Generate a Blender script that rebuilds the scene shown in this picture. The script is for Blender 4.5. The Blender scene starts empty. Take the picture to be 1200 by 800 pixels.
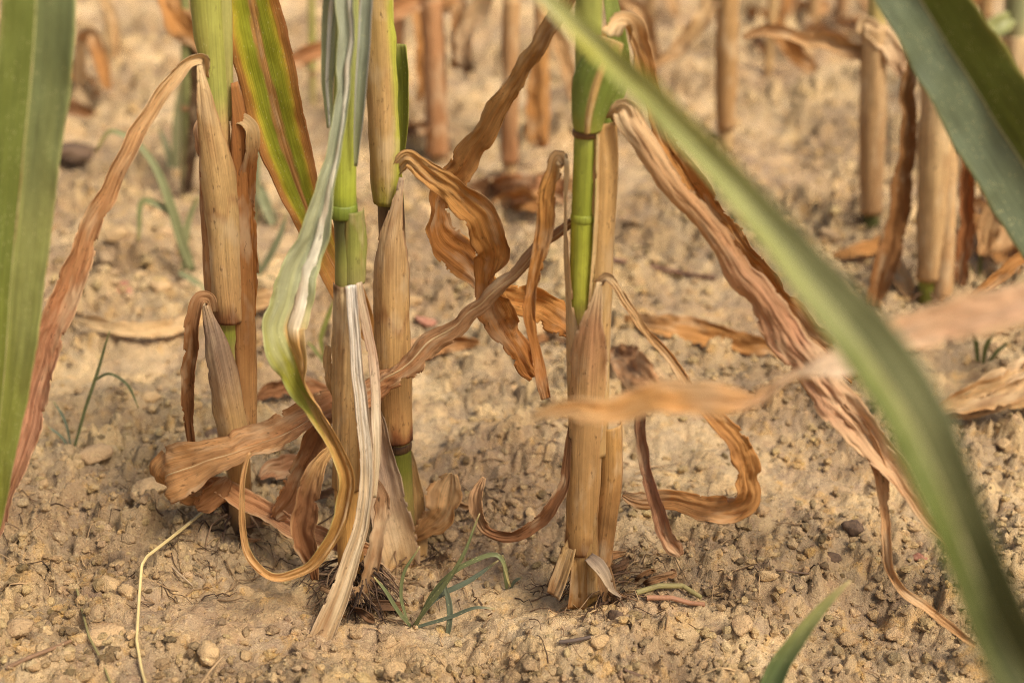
import bpy, math, random
import numpy as np
from mathutils import Vector

random.seed(7)
rng = np.random.default_rng(11)
scene = bpy.context.scene
COL = scene.collection

# ------------------------------------------------------------------ camera
FPX, TH, CAMH = 1700.0, math.radians(25.0), 0.611
cam_d = bpy.data.cameras.new('camera')
cam = bpy.data.objects.new('camera', cam_d)
COL.objects.link(cam)
cam.location = (0, 0, CAMH)
cam.rotation_euler = (math.radians(90) - TH, 0, 0)
cam_d.sensor_width = 36.0
cam_d.lens = 36.0 * FPX / 1200.0
cam_d.clip_start, cam_d.clip_end = 0.02, 1500.0
cam_d.dof.use_dof = True
cam_d.dof.focus_distance = 1.03
cam_d.dof.aperture_fstop = 4.0
cam_d.dof.aperture_blades = 9
scene.camera = cam

# ------------------------------------------------------------------ world, sun, exposure
SUN = Vector((0.48, -0.42, 0.80)).normalized()
world = bpy.data.worlds.new('World')
scene.world = world
world.use_nodes = True
wn, wl = world.node_tree.nodes, world.node_tree.links
wn.clear()
sky = wn.new('ShaderNodeTexSky')
sky.sky_type = 'NISHITA'
sky.sun_disc = False
sky.sun_elevation = math.asin(SUN.z)
sky.sun_rotation = math.atan2(SUN.x, SUN.y)
sky.air_density = 1.0
sky.dust_density = 6.0
sky.ozone_density = 0.6
wbg = wn.new('ShaderNodeBackground')
wbg.inputs['Strength'].default_value = 0.065
wout = wn.new('ShaderNodeOutputWorld')
wl.new(sky.outputs[0], wbg.inputs[0])
wl.new(wbg.outputs[0], wout.inputs[0])
sun_d = bpy.data.lights.new('sun', 'SUN')
sun_d.energy = 1.5
sun_d.angle = math.radians(15)
sun_d.color = (1.0, 0.93, 0.83)
sun = bpy.data.objects.new('sun', sun_d)
COL.objects.link(sun)
sun.location = (2, -2, 4)
sun.rotation_euler = (-SUN).to_track_quat('-Z', 'Y').to_euler()
vs = scene.view_settings
vs.view_transform = 'Standard'
vs.look = 'None'
vs.gamma = 1.0
vs.use_curve_mapping = False
vs.exposure = 1.30
scene.render.engine = 'CYCLES'
scene.cycles.use_denoising = True
scene.cycles.denoising_prefilter = 'NONE'
scene.cycles.filter_width = 1.05
scene.cycles.max_bounces = 6
scene.cycles.transparent_max_bounces = 4

# ------------------------------------------------------------------ numeric helpers
CAM = np.array([0, 0, CAMH])
FW = np.array([0, math.cos(TH), -math.sin(TH)])
UP = np.array([0, math.sin(TH), math.cos(TH)])
RT = np.array([1.0, 0, 0])

def ray(px, py):
    return FW + RT * ((px - 600) / FPX) - UP * ((py - 400) / FPX)

def P(px, py, Y):                      # photo pixel at world distance Y
    d = ray(px, py)
    return CAM + d * (Y / d[1])

def _hash(ix, iy, seed):
    h = (ix.astype(np.int64) * 374761393 + iy.astype(np.int64) * 668265263 + seed * 974634777) & 0xFFFFFFFF
    h = ((h ^ (h >> 13)) * 1274126177) & 0xFFFFFFFF
    h = ((h ^ (h >> 16)) * 2246822519) & 0xFFFFFFFF
    return ((h ^ (h >> 15)) & 0xFFFFFF) / float(0x1000000)

def noise(x, y, seed=0):               # gradient noise, about -1..1
    x, y = np.broadcast_arrays(np.asarray(x, float), np.asarray(y, float))
    ix, iy = np.floor(x), np.floor(y)
    fx, fy = x - ix, y - iy
    ux, uy = fx * fx * fx * (fx * (fx * 6 - 15) + 10), fy * fy * fy * (fy * (fy * 6 - 15) + 10)
    def g(dx, dy):
        a = _hash(ix + dx, iy + dy, seed) * 2 * np.pi
        return np.cos(a) * (fx - dx) + np.sin(a) * (fy - dy)
    return 1.5 * ((g(0, 0) * (1 - ux) + g(1, 0) * ux) * (1 - uy) + (g(0, 1) * (1 - ux) + g(1, 1) * ux) * uy)

def worley(x, y, seed=0, vec=False):              # nearest-cell distance and that cell's random number
    ix, iy = np.floor(x), np.floor(y)
    best = np.full(x.shape, 9.0); sec = np.full(x.shape, 9.0); rid = np.zeros(x.shape); tilt = np.zeros(x.shape)
    for dx in (-1, 0, 1):
        for dy in (-1, 0, 1):
            cx, cy = ix + dx, iy + dy
            px = cx + _hash(cx, cy, seed); py = cy + _hash(cx, cy, seed + 7)
            d = np.hypot(x - px, y - py)
            m = d < best
            sec = np.where(m, best, np.minimum(sec, d))
            rid = np.where(m, _hash(cx, cy, seed + 13), rid)
            if vec: tilt = np.where(m, (x - px) * (_hash(cx, cy, seed + 17) - .5) + (y - py) * (_hash(cx, cy, seed + 19) - .5), tilt)
            best = np.where(m, d, best)
    return (best, sec, rid, tilt) if vec else (best, sec, rid)

def ss(a, b, x):
    t = np.clip((x - a) / (b - a), 0, 1)
    return t * t * (3 - 2 * t)

def ground_h(x, y, full=False):
    x = np.asarray(x, float); y = np.asarray(y, float)
    h = 0.014 * noise(x * 2.6, y * 2.6, 1) + 0.013 * noise(x * 6, y * 6, 2)
    h = h + 0.009 * noise(x * 14, y * 14, 3) + 0.0055 * noise(x * 34, y * 34, 4) + 0.0022 * noise(x * 62, y * 62, 14)
    m = .06 + .94 * ss(-0.50, 0.32, noise(x * 5.2 + 3, y * 5.2, 5) + 0.4 * noise(x * 15, y * 15, 6))
    big = 1 + 0.9 * ss(1.15, 1.9, y)
    x1 = x + .010 * noise(x * 45, y * 45, 20) + .004 * noise(x * 130, y * 130, 26)
    y1 = y + .010 * noise(x * 45, y * 45, 21) + .004 * noise(x * 130, y * 130, 27)
    f, f2, r, ti = worley(x1 * 34, y1 * 34, 8, True)
    h = h + m * big * 0.018 * (np.clip((f2 - f) / .42, 0, 1) ** .8 * np.clip(1 - (f / .8) ** 3, 0, 1) * (r ** 2.2 + .10) + ti * .5 * r)
    x2 = x + .0035 * noise(x * 150, y * 150, 22); y2 = y + .0035 * noise(x * 150, y * 150, 23)
    g, g2, q, tj = worley(x2 * 88, y2 * 88, 9, True)
    h = h + (0.3 + 0.7 * m) * 0.0084 * (np.clip((g2 - g) / .4, 0, 1) ** .8 * np.clip(1 - (g / .8) ** 3, 0, 1) * (q ** 1.8 + .08) + tj * .5 * q)
    k, k2, w = worley(x * 210, y * 210, 10)
    h = h + (0.4 + 0.6 * m) * 0.0036 * np.clip((k2 - k) / .45, 0, 1) ** .8 * w ** 1.3
    h = h + 0.0014 * noise(x * 110, y * 110, 11) + 0.0011 * noise(x * 240, y * 240, 12) + .0008 * noise(x * 420, y * 420, 13)
    # cracks between crust plates
    c1, c2, _ = worley(x * 9 + noise(x * 20, y * 20, 24) * .5, y * 9 + noise(x * 20, y * 20, 25) * .5, 15)
    h = h - 0.006 * (1 - ss(0.0, 0.07, c2 - c1)) * ss(-0.1, 0.3, noise(x * 4, y * 4, 16))
    fade = np.clip(1.2 - np.hypot(x, y) / 12.0, 0.0, 1)
    h = h * fade
    if full:
        return h, m, r, q, w
    return h

GRID = {}
def gh(x, y):                          # height of the soil, read back from the built sheet
    g = GRID; x = np.asarray(x, float); y = np.asarray(y, float)
    fj = np.interp(y, g['ys'], np.arange(len(g['ys']))); sc = np.interp(y, g['ys'], g['sc'])
    fi = np.interp(x / sc, g['ps'], np.arange(len(g['ps'])))
    j = np.clip(fj.astype(int), 0, len(g['ys']) - 2); i = np.clip(fi.astype(int), 0, len(g['ps']) - 2)
    a, b, H = fj - j, fi - i, g['h']
    return (H[j, i] * (1 - b) + H[j, i + 1] * b) * (1 - a) + (H[j + 1, i] * (1 - b) + H[j + 1, i + 1] * b) * a

def G(px, py):                         # photo pixel on the soil
    d = ray(px, py); z = 0.0
    for _ in range(6):
        p = CAM + d * ((z - CAMH) / d[2])
        z = float(gh(p[0], p[1]))
    return CAM + d * ((z - CAMH) / d[2])

KA = 0.88
def c(r, g, b):                        # sRGB 0..255 to linear albedo
    if g > r and g > b:                # the field's greens lean to olive
        r, g, b = .58 * r + .42 * g, g * .97, b * 1.0
    o = []
    for v in (r, g, b):
        v /= 255.0
        o.append((v / 12.92 if v <= 0.04045 else ((v + 0.055) / 1.055) ** 2.4) * KA)
    return np.array(o)

# ------------------------------------------------------------------ materials
def nt(name):
    m = bpy.data.materials.new(name)
    m.use_nodes = True
    n, l = m.node_tree.nodes, m.node_tree.links
    n.clear()
    return m, n, l

def math_node(n, l, op, a, b=None, clamp=False):
    k = n.new('ShaderNodeMath'); k.operation = op; k.use_clamp = clamp
    for i, v in enumerate((a, b)):
        if v is None: continue
        if hasattr(v, 'is_output'): l.new(v, k.inputs[i])
        else: k.inputs[i].default_value = v
    return k.outputs[0]

def mixc(n, l, fac, a, b, mode='MIX'):
    k = n.new('ShaderNodeMix'); k.data_type = 'RGBA'; k.blend_type = mode
    for sock, v in ((k.inputs[0], fac), (k.inputs[6], a), (k.inputs[7], b)):
        if hasattr(v, 'is_output'): l.new(v, sock)
        elif isinstance(v, (int, float)): sock.default_value = v
        else: sock.default_value = (*v, 1)
    return k.outputs[2]

def maprange(n, l, v, a, b, lo, hi):
    k = n.new('ShaderNodeMapRange'); l.new(v, k.inputs[0])
    for i, x in enumerate((a, b, lo, hi)): k.inputs[i + 1].default_value = x
    return k.outputs[0]

def plant_mat(name, rough, spec, trans, veins=0.4, spots=0.3, specks=0.0, spot_col=(60, 38, 22), bump=0.5, patch=0.0, gain=1.0):
    m, n, l = nt(name)
    att = n.new('ShaderNodeAttribute'); att.attribute_name = 'Col'
    uv = n.new('ShaderNodeUVMap'); uv.uv_map = 'UVMap'
    sep = n.new('ShaderNodeSeparateXYZ'); l.new(uv.outputs[0], sep.inputs[0])
    oi = n.new('ShaderNodeObjectInfo')
    rnd = math_node(n, l, 'MULTIPLY', oi.outputs['Random'], 60.0)
    def coords(a, b):
        k = n.new('ShaderNodeCombineXYZ')
        l.new(math_node(n, l, 'MULTIPLY', sep.outputs[0], a), k.inputs[0])
        l.new(math_node(n, l, 'MULTIPLY', sep.outputs[1], b), k.inputs[1])
        l.new(rnd, k.inputs[2])
        return k.outputs[0]
    def nz(vec, det, rgh=.55):
        k = n.new('ShaderNodeTexNoise'); k.inputs['Scale'].default_value = 1.0
        k.inputs['Detail'].default_value = det; k.inputs['Roughness'].default_value = rgh
        l.new(vec, k.inputs['Vector']); return k.outputs[0]
    n1 = nz(coords(2100, 9), 1.5)                     # fine parallel veins
    n2 = nz(coords(620, 11), 4)                        # broader streaks
    n3 = nz(coords(110, 55), 4, .65)                  # blotches
    n4 = nz(coords(420, 160), 3, .6)                  # small stains
    f = math_node(n, l, 'ADD', maprange(n, l, n1, .3, .7, 1 - veins * .5, 1 + veins * .5),
                  maprange(n, l, n2, .3, .7, -veins * .55, veins * .55))
    f = math_node(n, l, 'ADD', f, maprange(n, l, n3, .3, .7, -.13, .13))
    f = math_node(n, l, 'MULTIPLY', f, gain)
    comb = n.new('ShaderNodeCombineXYZ')
    for i in range(3): l.new(f, comb.inputs[i])
    col = mixc(n, l, 1.0, att.outputs['Color'], comb.outputs[0], 'MULTIPLY')
    if patch:                                         # bleached and browned patches
        n5 = nz(coords(55, 22), 3, .6); n6 = nz(coords(75, 13), 3, .6)
        col = mixc(n, l, maprange(n, l, n5, .52, .68, 0, patch), col, tuple(c(228, 200, 156)))
        col = mixc(n, l, maprange(n, l, n6, .54, .70, 0, patch), col, tuple(c(146, 96, 54)))
    sp = math_node(n, l, 'MULTIPLY', maprange(n, l, n4, .56, .72, 0, 1), maprange(n, l, n3, .45, .65, 0, spots), clamp=True)
    col = mixc(n, l, sp, col, tuple(c(*spot_col)))
    if specks:
        vo = n.new('ShaderNodeTexVoronoi'); vo.inputs['Scale'].default_value = 1.0
        l.new(coords(800, 210), vo.inputs['Vector'])
        s1 = maprange(n, l, vo.outputs['Distance'], .10, .22, 1, 0)
        s2 = math_node(n, l, 'GREATER_THAN', n3, .49)
        s1 = math_node(n, l, 'MULTIPLY', math_node(n, l, 'MULTIPLY', s1, s2), specks)
        col = mixc(n, l, s1, col, tuple(c(222, 214, 150)))
    bs = n.new('ShaderNodeBsdfPrincipled')
    l.new(col, bs.inputs['Base Color'])
    l.new(maprange(n, l, n3, .3, .7, rough - .08, rough + .1), bs.inputs['Roughness'])
    bs.inputs['Specular IOR Level'].default_value = spec
    bm = n.new('ShaderNodeBump'); bm.inputs['Strength'].default_value = bump; bm.inputs['Distance'].default_value = .0009
    hh = math_node(n, l, 'ADD', math_node(n, l, 'MULTIPLY', n1, .6), math_node(n, l, 'ADD', n2, math_node(n, l, 'MULTIPLY', n3, .6)))
    l.new(hh, bm.inputs['Height']); l.new(bm.outputs[0], bs.inputs['Normal'])
    out = n.new('ShaderNodeOutputMaterial')
    if trans > 0:
        tr = n.new('ShaderNodeBsdfTranslucent'); l.new(col, tr.inputs[0]); l.new(bm.outputs[0], tr.inputs['Normal'])
        mx = n.new('ShaderNodeMixShader'); mx.inputs[0].default_value = trans
        l.new(bs.outputs[0], mx.inputs[1]); l.new(tr.outputs[0], mx.inputs[2]); l.new(mx.outputs[0], out.inputs[0])
    else:
        l.new(bs.outputs[0], out.inputs[0])
    return m

M_DRY = plant_mat('dry_leaf', .72, .18, .36, veins=.20, spots=.8, bump=.6, patch=.6, gain=1.14)
M_GREEN = plant_mat('green_leaf', .46, .42, .20, veins=.26, spots=.25, specks=.6, bump=.35)
M_SHEATH = plant_mat('dry_sheath', .66, .2, .12, veins=.24, spots=.9, bump=.6, patch=.5)
M_STALK = plant_mat('stalk', .5, .35, .0, veins=.26, spots=.45, bump=.4)
M_ROOT = plant_mat('root', .85, .1, .0, veins=.3, spots=.6)

def soil_mat(name, attr, fs=1.0):
    m, n, l = nt(name)
    tc = n.new('ShaderNodeTexCoord')
    def nz(scale, det, rgh=.6, dist=0):
        k = n.new('ShaderNodeTexNoise'); k.inputs['Scale'].default_value = scale * fs
        k.inputs['Detail'].default_value = det; k.inputs['Roughness'].default_value = rgh; k.inputs['Distortion'].default_value = dist
        l.new(tc.outputs['Object'], k.inputs['Vector']); return k.outputs[0]
    big, mid, fine, tiny = nz(5.5, 5, .62, .4), nz(26, 5, .65), nz(170, 5, .75), nz(620, 4, .75)
    col = mixc(n, l, maprange(n, l, big, .38, .60, 0, 1), c(184, 153, 116), c(226, 195, 146))
    col = mixc(n, l, maprange(n, l, mid, .48, .66, 0, .6), col, c(166, 134, 98))
    col = mixc(n, l, maprange(n, l, nz(48, 4, .6, .6), .55, .68, 0, .6), col, c(220, 172, 100))
    col = mixc(n, l, maprange(n, l, nz(95, 4, .7), .55, .66, 0, .5), col, c(176, 142, 112))
    col = mixc(n, l, maprange(n, l, fine, .55, .70, 0, .6), col, c(136, 108, 80))
    col = mixc(n, l, maprange(n, l, nz(330, 3, .7), .62, .70, 0, .7), col, c(92, 73, 58))
    col = mixc(n, l, maprange(n, l, nz(210, 4, .7), .57, .68, 0, .75), col, c(228, 200, 150))
    col = mixc(n, l, maprange(n, l, tiny, .56, .70, 0, .5), col, c(226, 204, 168))
    col = mixc(n, l, maprange(n, l, tiny, .44, .30, 0, .45), col, c(126, 100, 74))
    if attr:
        at = n.new('ShaderNodeAttribute'); at.attribute_name = 'Col'
        col = mixc(n, l, 1.0, col, at.outputs['Color'], 'MULTIPLY')
    else:
        oi = n.new('ShaderNodeObjectInfo')
        tint = n.new('ShaderNodeValToRGB'); l.new(oi.outputs['Random'], tint.inputs[0])
        e = tint.color_ramp.elements
        e[0].color = (.74, .72, .70, 1); e[1].color = (1.18, 1.14, 1.04, 1)
        for p_, q_ in ((.2, (1.0, .95, .90, 1)), (.6, (1.1, 1.04, .92, 1))):
            k = e.new(p_); k.color = q_
        col = mixc(n, l, 1.0, col, tint.outputs[0], 'MULTIPLY')
    bs = n.new('ShaderNodeBsdfPrincipled'); l.new(col, bs.inputs['Base Color'])
    bs.inputs['Roughness'].default_value = .92; bs.inputs['Specular IOR Level'].default_value = .12
    bm = n.new('ShaderNodeBump'); bm.inputs['Strength'].default_value = 1.0; bm.inputs['Distance'].default_value = .0042 if attr else .0028
    hh = math_node(n, l, 'ADD', fine, math_node(n, l, 'MULTIPLY', tiny, .6))
    l.new(hh, bm.inputs['Height']); l.new(bm.outputs[0], bs.inputs['Normal'])
    out = n.new('ShaderNodeOutputMaterial'); l.new(bs.outputs[0], out.inputs[0])
    return m

M_SOIL = soil_mat('soil', True)
M_CLOD = soil_mat('clod', False, .009)

def plain_mat(name, a, b, scale, rough=.85):
    m, n, l = nt(name)
    tc = n.new('ShaderNodeTexCoord')
    k = n.new('ShaderNodeTexNoise'); k.inputs['Scale'].default_value = scale; k.inputs['Detail'].default_value = 5
    k.inputs['Roughness'].default_value = .7
    l.new(tc.outputs['Object'], k.inputs['Vector'])
    col = mixc(n, l, maprange(n, l, k.outputs[0], .35, .65, 0, 1), a, b)
    bs = n.new('ShaderNodeBsdfPrincipled'); l.new(col, bs.inputs['Base Color'])
    bs.inputs['Roughness'].default_value = rough; bs.inputs['Specular IOR Level'].default_value = .2
    bm = n.new('ShaderNodeBump'); bm.inputs['Strength'].default_value = .8; bm.inputs['Distance'].default_value = .001
    l.new(k.outputs[0], bm.inputs['Height']); l.new(bm.outputs[0], bs.inputs['Normal'])
    out = n.new('ShaderNodeOutputMaterial'); l.new(bs.outputs[0], out.inputs[0])
    return m

M_RED = plain_mat('red_stone', c(150, 96, 74), c(186, 136, 108), 2.5)
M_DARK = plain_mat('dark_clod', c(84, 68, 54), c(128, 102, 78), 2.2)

# ------------------------------------------------------------------ object helpers
def link(name, me, parent=None):
    o = bpy.data.objects.new(name, me)
    COL.objects.link(o)
    if parent is not None: o.parent = parent
    return o

def tag(o, label, cat, group=None, kind=None):
    if label: o['label'] = label
    if cat: o['category'] = cat
    if group: o['group'] = group
    if kind: o['kind'] = kind
    return o

def np_mesh(name, verts, quads, uv=None, col=None, mat=None, smooth=True, tris=None):
    me = bpy.data.meshes.new(name)
    nq = len(quads); ntri = 0 if tris is None else len(tris)
    me.vertices.add(len(verts)); me.vertices.foreach_set('co', np.asarray(verts, np.float32).ravel())
    loops = np.asarray(quads, np.int32).ravel() if nq else np.zeros(0, np.int32)
    if ntri: loops = np.concatenate([loops, np.asarray(tris, np.int32).ravel()])
    me.loops.add(len(loops)); me.loops.foreach_set('vertex_index', loops)
    me.polygons.add(nq + ntri)
    st = np.concatenate([np.arange(nq) * 4, nq * 4 + np.arange(ntri) * 3]).astype(np.int32)
    me.polygons.foreach_set('loop_start', st)
    me.polygons.foreach_set('use_smooth', np.full(nq + ntri, smooth))
    if uv is not None:
        lay = me.uv_layers.new(name='UVMap')
        lay.data.foreach_set('uv', np.asarray(uv, np.float32)[loops].ravel())
    if col is not None:
        a = me.attributes.new('Col', 'FLOAT_COLOR', 'POINT')
        cc = np.ones((len(verts), 4), np.float32); cc[:, :3] = col
        a.data.foreach_set('color', cc.ravel())
    me.update(calc_edges=True); me.validate()
    if mat: me.materials.append(mat)
    return me

def interp(ctrl, nv):
    """smooth resample of rows [x y z params...] by chord length"""
    C = np.asarray(ctrl, float)
    d = np.linalg.norm(np.diff(C[:, :3], axis=0), axis=1)
    s = np.concatenate([[0], np.cumsum(np.maximum(d, 1e-6))])
    n = len(C)
    Tn = np.zeros_like(C)
    for i in range(n):
        if i == 0: Tn[i] = (C[1] - C[0]) / (s[1] - s[0])
        elif i == n - 1: Tn[i] = (C[-1] - C[-2]) / (s[-1] - s[-2])
        else:
            a = (C[i] - C[i - 1]) / (s[i] - s[i - 1]); b = (C[i + 1] - C[i]) / (s[i + 1] - s[i])
            ha, hb = s[i] - s[i - 1], s[i + 1] - s[i]
            Tn[i] = (a * hb + b * ha) / (ha + hb)
            k = np.arange(3, C.shape[1])
            Tn[i, 3:] = np.where(a[k] * b[k] <= 0, 0, Tn[i, 3:])
    q = np.linspace(0, s[-1], nv)
    j = np.clip(np.searchsorted(s, q, 'right') - 1, 0, n - 2)
    h = (s[j + 1] - s[j])[:, None]; u = ((q - s[j]) / (s[j + 1] - s[j]))[:, None]
    h00, h10 = 2 * u ** 3 - 3 * u ** 2 + 1, u ** 3 - 2 * u ** 2 + u
    h01, h11 = -2 * u ** 3 + 3 * u ** 2, u ** 3 - u ** 2
    return h00 * C[j] + h10 * h * Tn[j] + h01 * C[j + 1] + h11 * h * Tn[j + 1], q

def lerp_stops(x, stops):
    xs = [k[0] for k in stops]; cs = np.array([k[1] for k in stops])
    return np.stack([np.interp(x, xs, cs[:, i]) for i in range(3)], -1)

def along(*stops, edge=None, ew=.15, mid=None, mw=.06, jit=.08):
    """colour by position along the length (0..1), with dried edges and a midrib"""
    def f(s, t, v, py, seed):
        tj = t + jit * noise(s * 2.2, v * 14, seed) * .8
        col = lerp_stops(tj, stops)
        if edge is not None:
            w = ss(1 - ew * 1.6, 1 - ew * .5, np.abs(s) + ew * .9 * noise(v * 40, s * 1.2 + 7, seed + 3))
            w = w * .55
            col = col * (1 - w[..., None]) + edge * w[..., None]
        if mid is not None:
            w = 1 - ss(mw * .6, mw * 1.3, np.abs(s))
            col = col * (1 - w[..., None]) + mid * w[..., None]
        return col
    return f

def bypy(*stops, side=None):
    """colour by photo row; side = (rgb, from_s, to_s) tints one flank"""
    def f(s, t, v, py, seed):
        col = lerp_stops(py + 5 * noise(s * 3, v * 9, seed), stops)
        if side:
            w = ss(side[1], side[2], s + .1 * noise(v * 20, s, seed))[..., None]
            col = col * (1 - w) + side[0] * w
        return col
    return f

def across(*stops, tip=None, jit=.10):
    def f(s, t, v, py, seed):
        a = np.abs(s) + jit * noise(v * 22, np.sign(s) * 5 + s * 2, seed) + .04 * noise(v * 90, s * 9, seed + 1)
        col = lerp_stops(a, stops)
        if tip is not None:
            w = ss(tip[1] - .1, tip[1] + .1, t + .06 * noise(s * 3, v * 20, seed))[..., None]
            col = col * (1 - w) + tip[0] * w
        return col
    return f

_seed = [100]
def sweep(name, parent, ctrl, mat, colf, Y0=None, mode='leaf', nu=15, nv=70, ripple=0.0, rlen=.05, crinkle=0.0,
          pleat=0.0, thick=.00028, cap=False, midrib=None, fray=0.0, origin=None, world=False, wild=None):
    """a blade, sheath or stalk: ctrl rows are (px, py, dY, width_px, roll, curl, fold); Y0 is the distance of the stalk it grows from"""
    _seed[0] += 1; seed = _seed[0]
    rows = []
    for r in ctrl:
        r = list(r) + [0, 0, 0][:7 - len(r)] if len(r) < 7 else list(r)
        if world:
            p = np.array(r[:3]); w = r[3]; pyv = 0
        else:
            p = P(r[0], r[1], Y0 + r[2])
            w = r[3] * float(np.dot(p - CAM, FW)) / FPX; pyv = r[1]
        rows.append([*p, w, math.radians(r[4]), math.radians(r[5]), r[6], pyv])
    if mat.name == 'dry_leaf': nv = int(nv * 1.6); nu = nu + 4 + (nu % 2 == 0)
    R, v = interp(rows, nv)
    pos = R[:, :3]; w = np.maximum(R[:, 3], 1e-5); roll, curl, fold, py = R[:, 4], R[:, 5], R[:, 6], R[:, 7]
    if wild is None: wild = {'dry_leaf': 1.0, 'dry_sheath': .35, 'green_leaf': .22}.get(mat.name, 0)
    if mode == 'leaf' and wild:
        roll = roll + wild * (.34 * noise(v * 9, 1.5, seed) + .24 * noise(v * 31, 2.5, seed) * (.4 + np.abs(noise(v * 8, 12.5, seed)) * 1.6))
        w = w * (1 + wild * (.14 * noise(v * 13, 4.5, seed) + .09 * noise(v * 80, 5.5, seed)))
        jit = .0016 * wild * ss(0, .02, v)
        pos = pos + np.stack([jit * (noise(v * 40, 7.5 + k, seed) + 1.6 * np.abs(noise(v * 22, 17.5 + k, seed))) for k in range(3)], -1)
    T = np.gradient(pos, axis=0); T /= np.linalg.norm(T, axis=1)[:, None] + 1e-12
    N0 = CAM - pos
    if world: N0 = np.tile(np.array([0, -.3, 1.0]), (nv, 1))
    N0 = N0 - (N0 * T).sum(1)[:, None] * T
    N0 /= np.linalg.norm(N0, axis=1)[:, None] + 1e-12
    for i in range(1, nv):                       # keep the frame from flipping
        if np.dot(N0[i], N0[i - 1]) < -.2: N0[i] = -N0[i]
    B = np.cross(N0, T)
    N = N0 * np.cos(roll)[:, None] + B * np.sin(roll)[:, None]
    X = B * np.cos(roll)[:, None] - N0 * np.sin(roll)[:, None]
    s = np.linspace(-1, 1, nu)[None, :] * np.ones((nv, 1))
    V = v[:, None] * np.ones((1, nu)); t = V / v[-1]
    W = w[:, None]
    if mode == 'axis':
        ph = np.maximum(curl[:, None], .02); a = s * ph / 2; rad = W / 2
        rad = rad * (1 + .03 * noise(s * 2, V * 25, seed)) + crinkle * noise(s * 4, V * 60, seed + 2)
        rad = rad + pleat * noise(s * 7, V * 6, seed + 5)
        if not cap and nu > 9:
            lo = ss(.55, 1, np.abs(s))
            rad = rad + .00035 * noise(s * 11, V * 9, seed + 4) + W * lo * (.02 + .09 * noise(V * 16, np.sign(s) * 3.1, seed + 8) + .05 * noise(V * 60, np.sign(s) * 5.1, seed + 9))
        ox, on = rad * np.sin(a), rad * np.cos(a)
        arc = a * W / 2
    else:
        cu = curl[:, None]; sg = np.where(cu < 0, -1, 1); ac = np.maximum(np.abs(cu), .02)
        a = s * ac / 2; Rr = W / ac
        ox = Rr * np.sin(a); on = sg * Rr * (1 - np.cos(a))
        fo = fold[:, None]
        on = on + fo * np.abs(s) * W / 2
        ox = ox * np.sqrt(np.clip(1 - np.minimum(np.abs(fo), .95) ** 2, .08, 1))
        on = on + ripple * W * s * s * np.where(s > 0, noise(V / rlen, 3.3, seed), noise(V / rlen * 1.13, 9.1, seed + 1)) * 1.6
        on = on + crinkle * noise(s * 2.3, V * 45, seed + 2) + .5 * pleat * noise(s * 6, V * 9, seed + 5)
        if wild:
            rid = 1 - 2 * np.abs(noise(s * 1.6 + V * 18, V * 32 - s * .8, seed + 6))
            rid = rid + .8 * (1 - 2.4 * np.abs(noise(s * 2.8 - V * 30, V * 70 + s, seed + 14)))
            on = on + wild * .0016 * (1 - .75 * np.minimum(1, np.abs(cu) / 2.2)) * rid * ss(0, .15, np.abs(s)) * np.minimum(1, W / .012)
            ed = ss(.55, 1, np.abs(s)); 
            ox = ox * (1 + wild * ed * (.10 * noise(V * 60, np.sign(s) * 4.3, seed + 7) + .07 * noise(V * 170, np.sign(s) * 6.1, seed + 8)))
            on = on + wild * .26 * (1 - .6 * np.minimum(1, np.abs(cu) / 2.2)) * W * ed * noise(V * 38 + .6 * noise(V * 15, 2.2, seed + 4), np.sign(s) * 8.3, seed + 11) * (.25 + 1.5 * np.abs(noise(V * 11, np.sign(s) * 5.7, seed + 12)))
        if fray: ox = ox * (1 + fray * noise(V * 120, np.sign(s) * 3, seed + 9) * np.abs(s))
        arc = s * np.max(w) / 2
    vert = pos[:, None, :] + X[:, None, :] * ox[..., None] + N[:, None, :] * on[..., None]
    colr = np.clip(colf(s, t, V, py[:, None] * np.ones((1, nu)), seed), .004, .95)
    org = vert[0].mean(0) if origin is None else np.asarray(origin)
    pw = np.array(parent.location) if parent is not None else np.zeros(3)
    if parent is not None and parent.parent is not None: pw = pw + np.array(parent.parent.location)
    idx = np.arange(nv * nu).reshape(nv, nu)
    quads = np.stack([idx[:-1, :-1], idx[:-1, 1:], idx[1:, 1:], idx[1:, :-1]], -1).reshape(-1, 4)
    if wild and mat.name in ('dry_leaf', 'dry_sheath') and not cap:            # tears and nicks along the edges
        sm = np.abs(s[:-1, :-1] + s[1:, 1:]) / 2; sg2 = np.sign(s[:-1, :-1] + s[1:, 1:]); vm = V[:-1, :-1]
        notch = np.clip(noise(vm * 60, sg2 * 4.7, seed + 31) * .6 + noise(vm * 190, sg2 * 2.7, seed + 32) * .35 - .22, 0, .5)
        notch = notch * (1.0 if mat.name == 'dry_leaf' else .5)
        quads = quads[(sm < 1 - notch).ravel()]
    tris = None
    vv = vert.reshape(-1, 3); uv = np.stack([arc + .0 * V, V], -1).reshape(-1, 2); cc = colr.reshape(-1, 3)
    if cap:
        e = len(vv)
        vv = np.concatenate([vv, pos[:1], pos[-1:]]); uv = np.concatenate([uv, uv[:1], uv[-1:]])
        cc = np.concatenate([cc, cc[:1], cc[nu * (nv - 1):nu * (nv - 1) + 1]])
        i = np.arange(nu - 1)
        tris = np.concatenate([np.stack([i + 1, i, i * 0 + e], -1),
                               np.stack([idx[-1, :-1], idx[-1, 1:], i * 0 + e + 1], -1)])
    me = np_mesh(name, vv - org, quads, uv, cc, mat, True, tris)
    o = link(name, me, parent)
    o.location = org - pw
    if thick > 0 and not cap:
        sm = o.modifiers.new('thickness', 'SOLIDIFY'); sm.thickness = thick; sm.offset = 0
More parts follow.
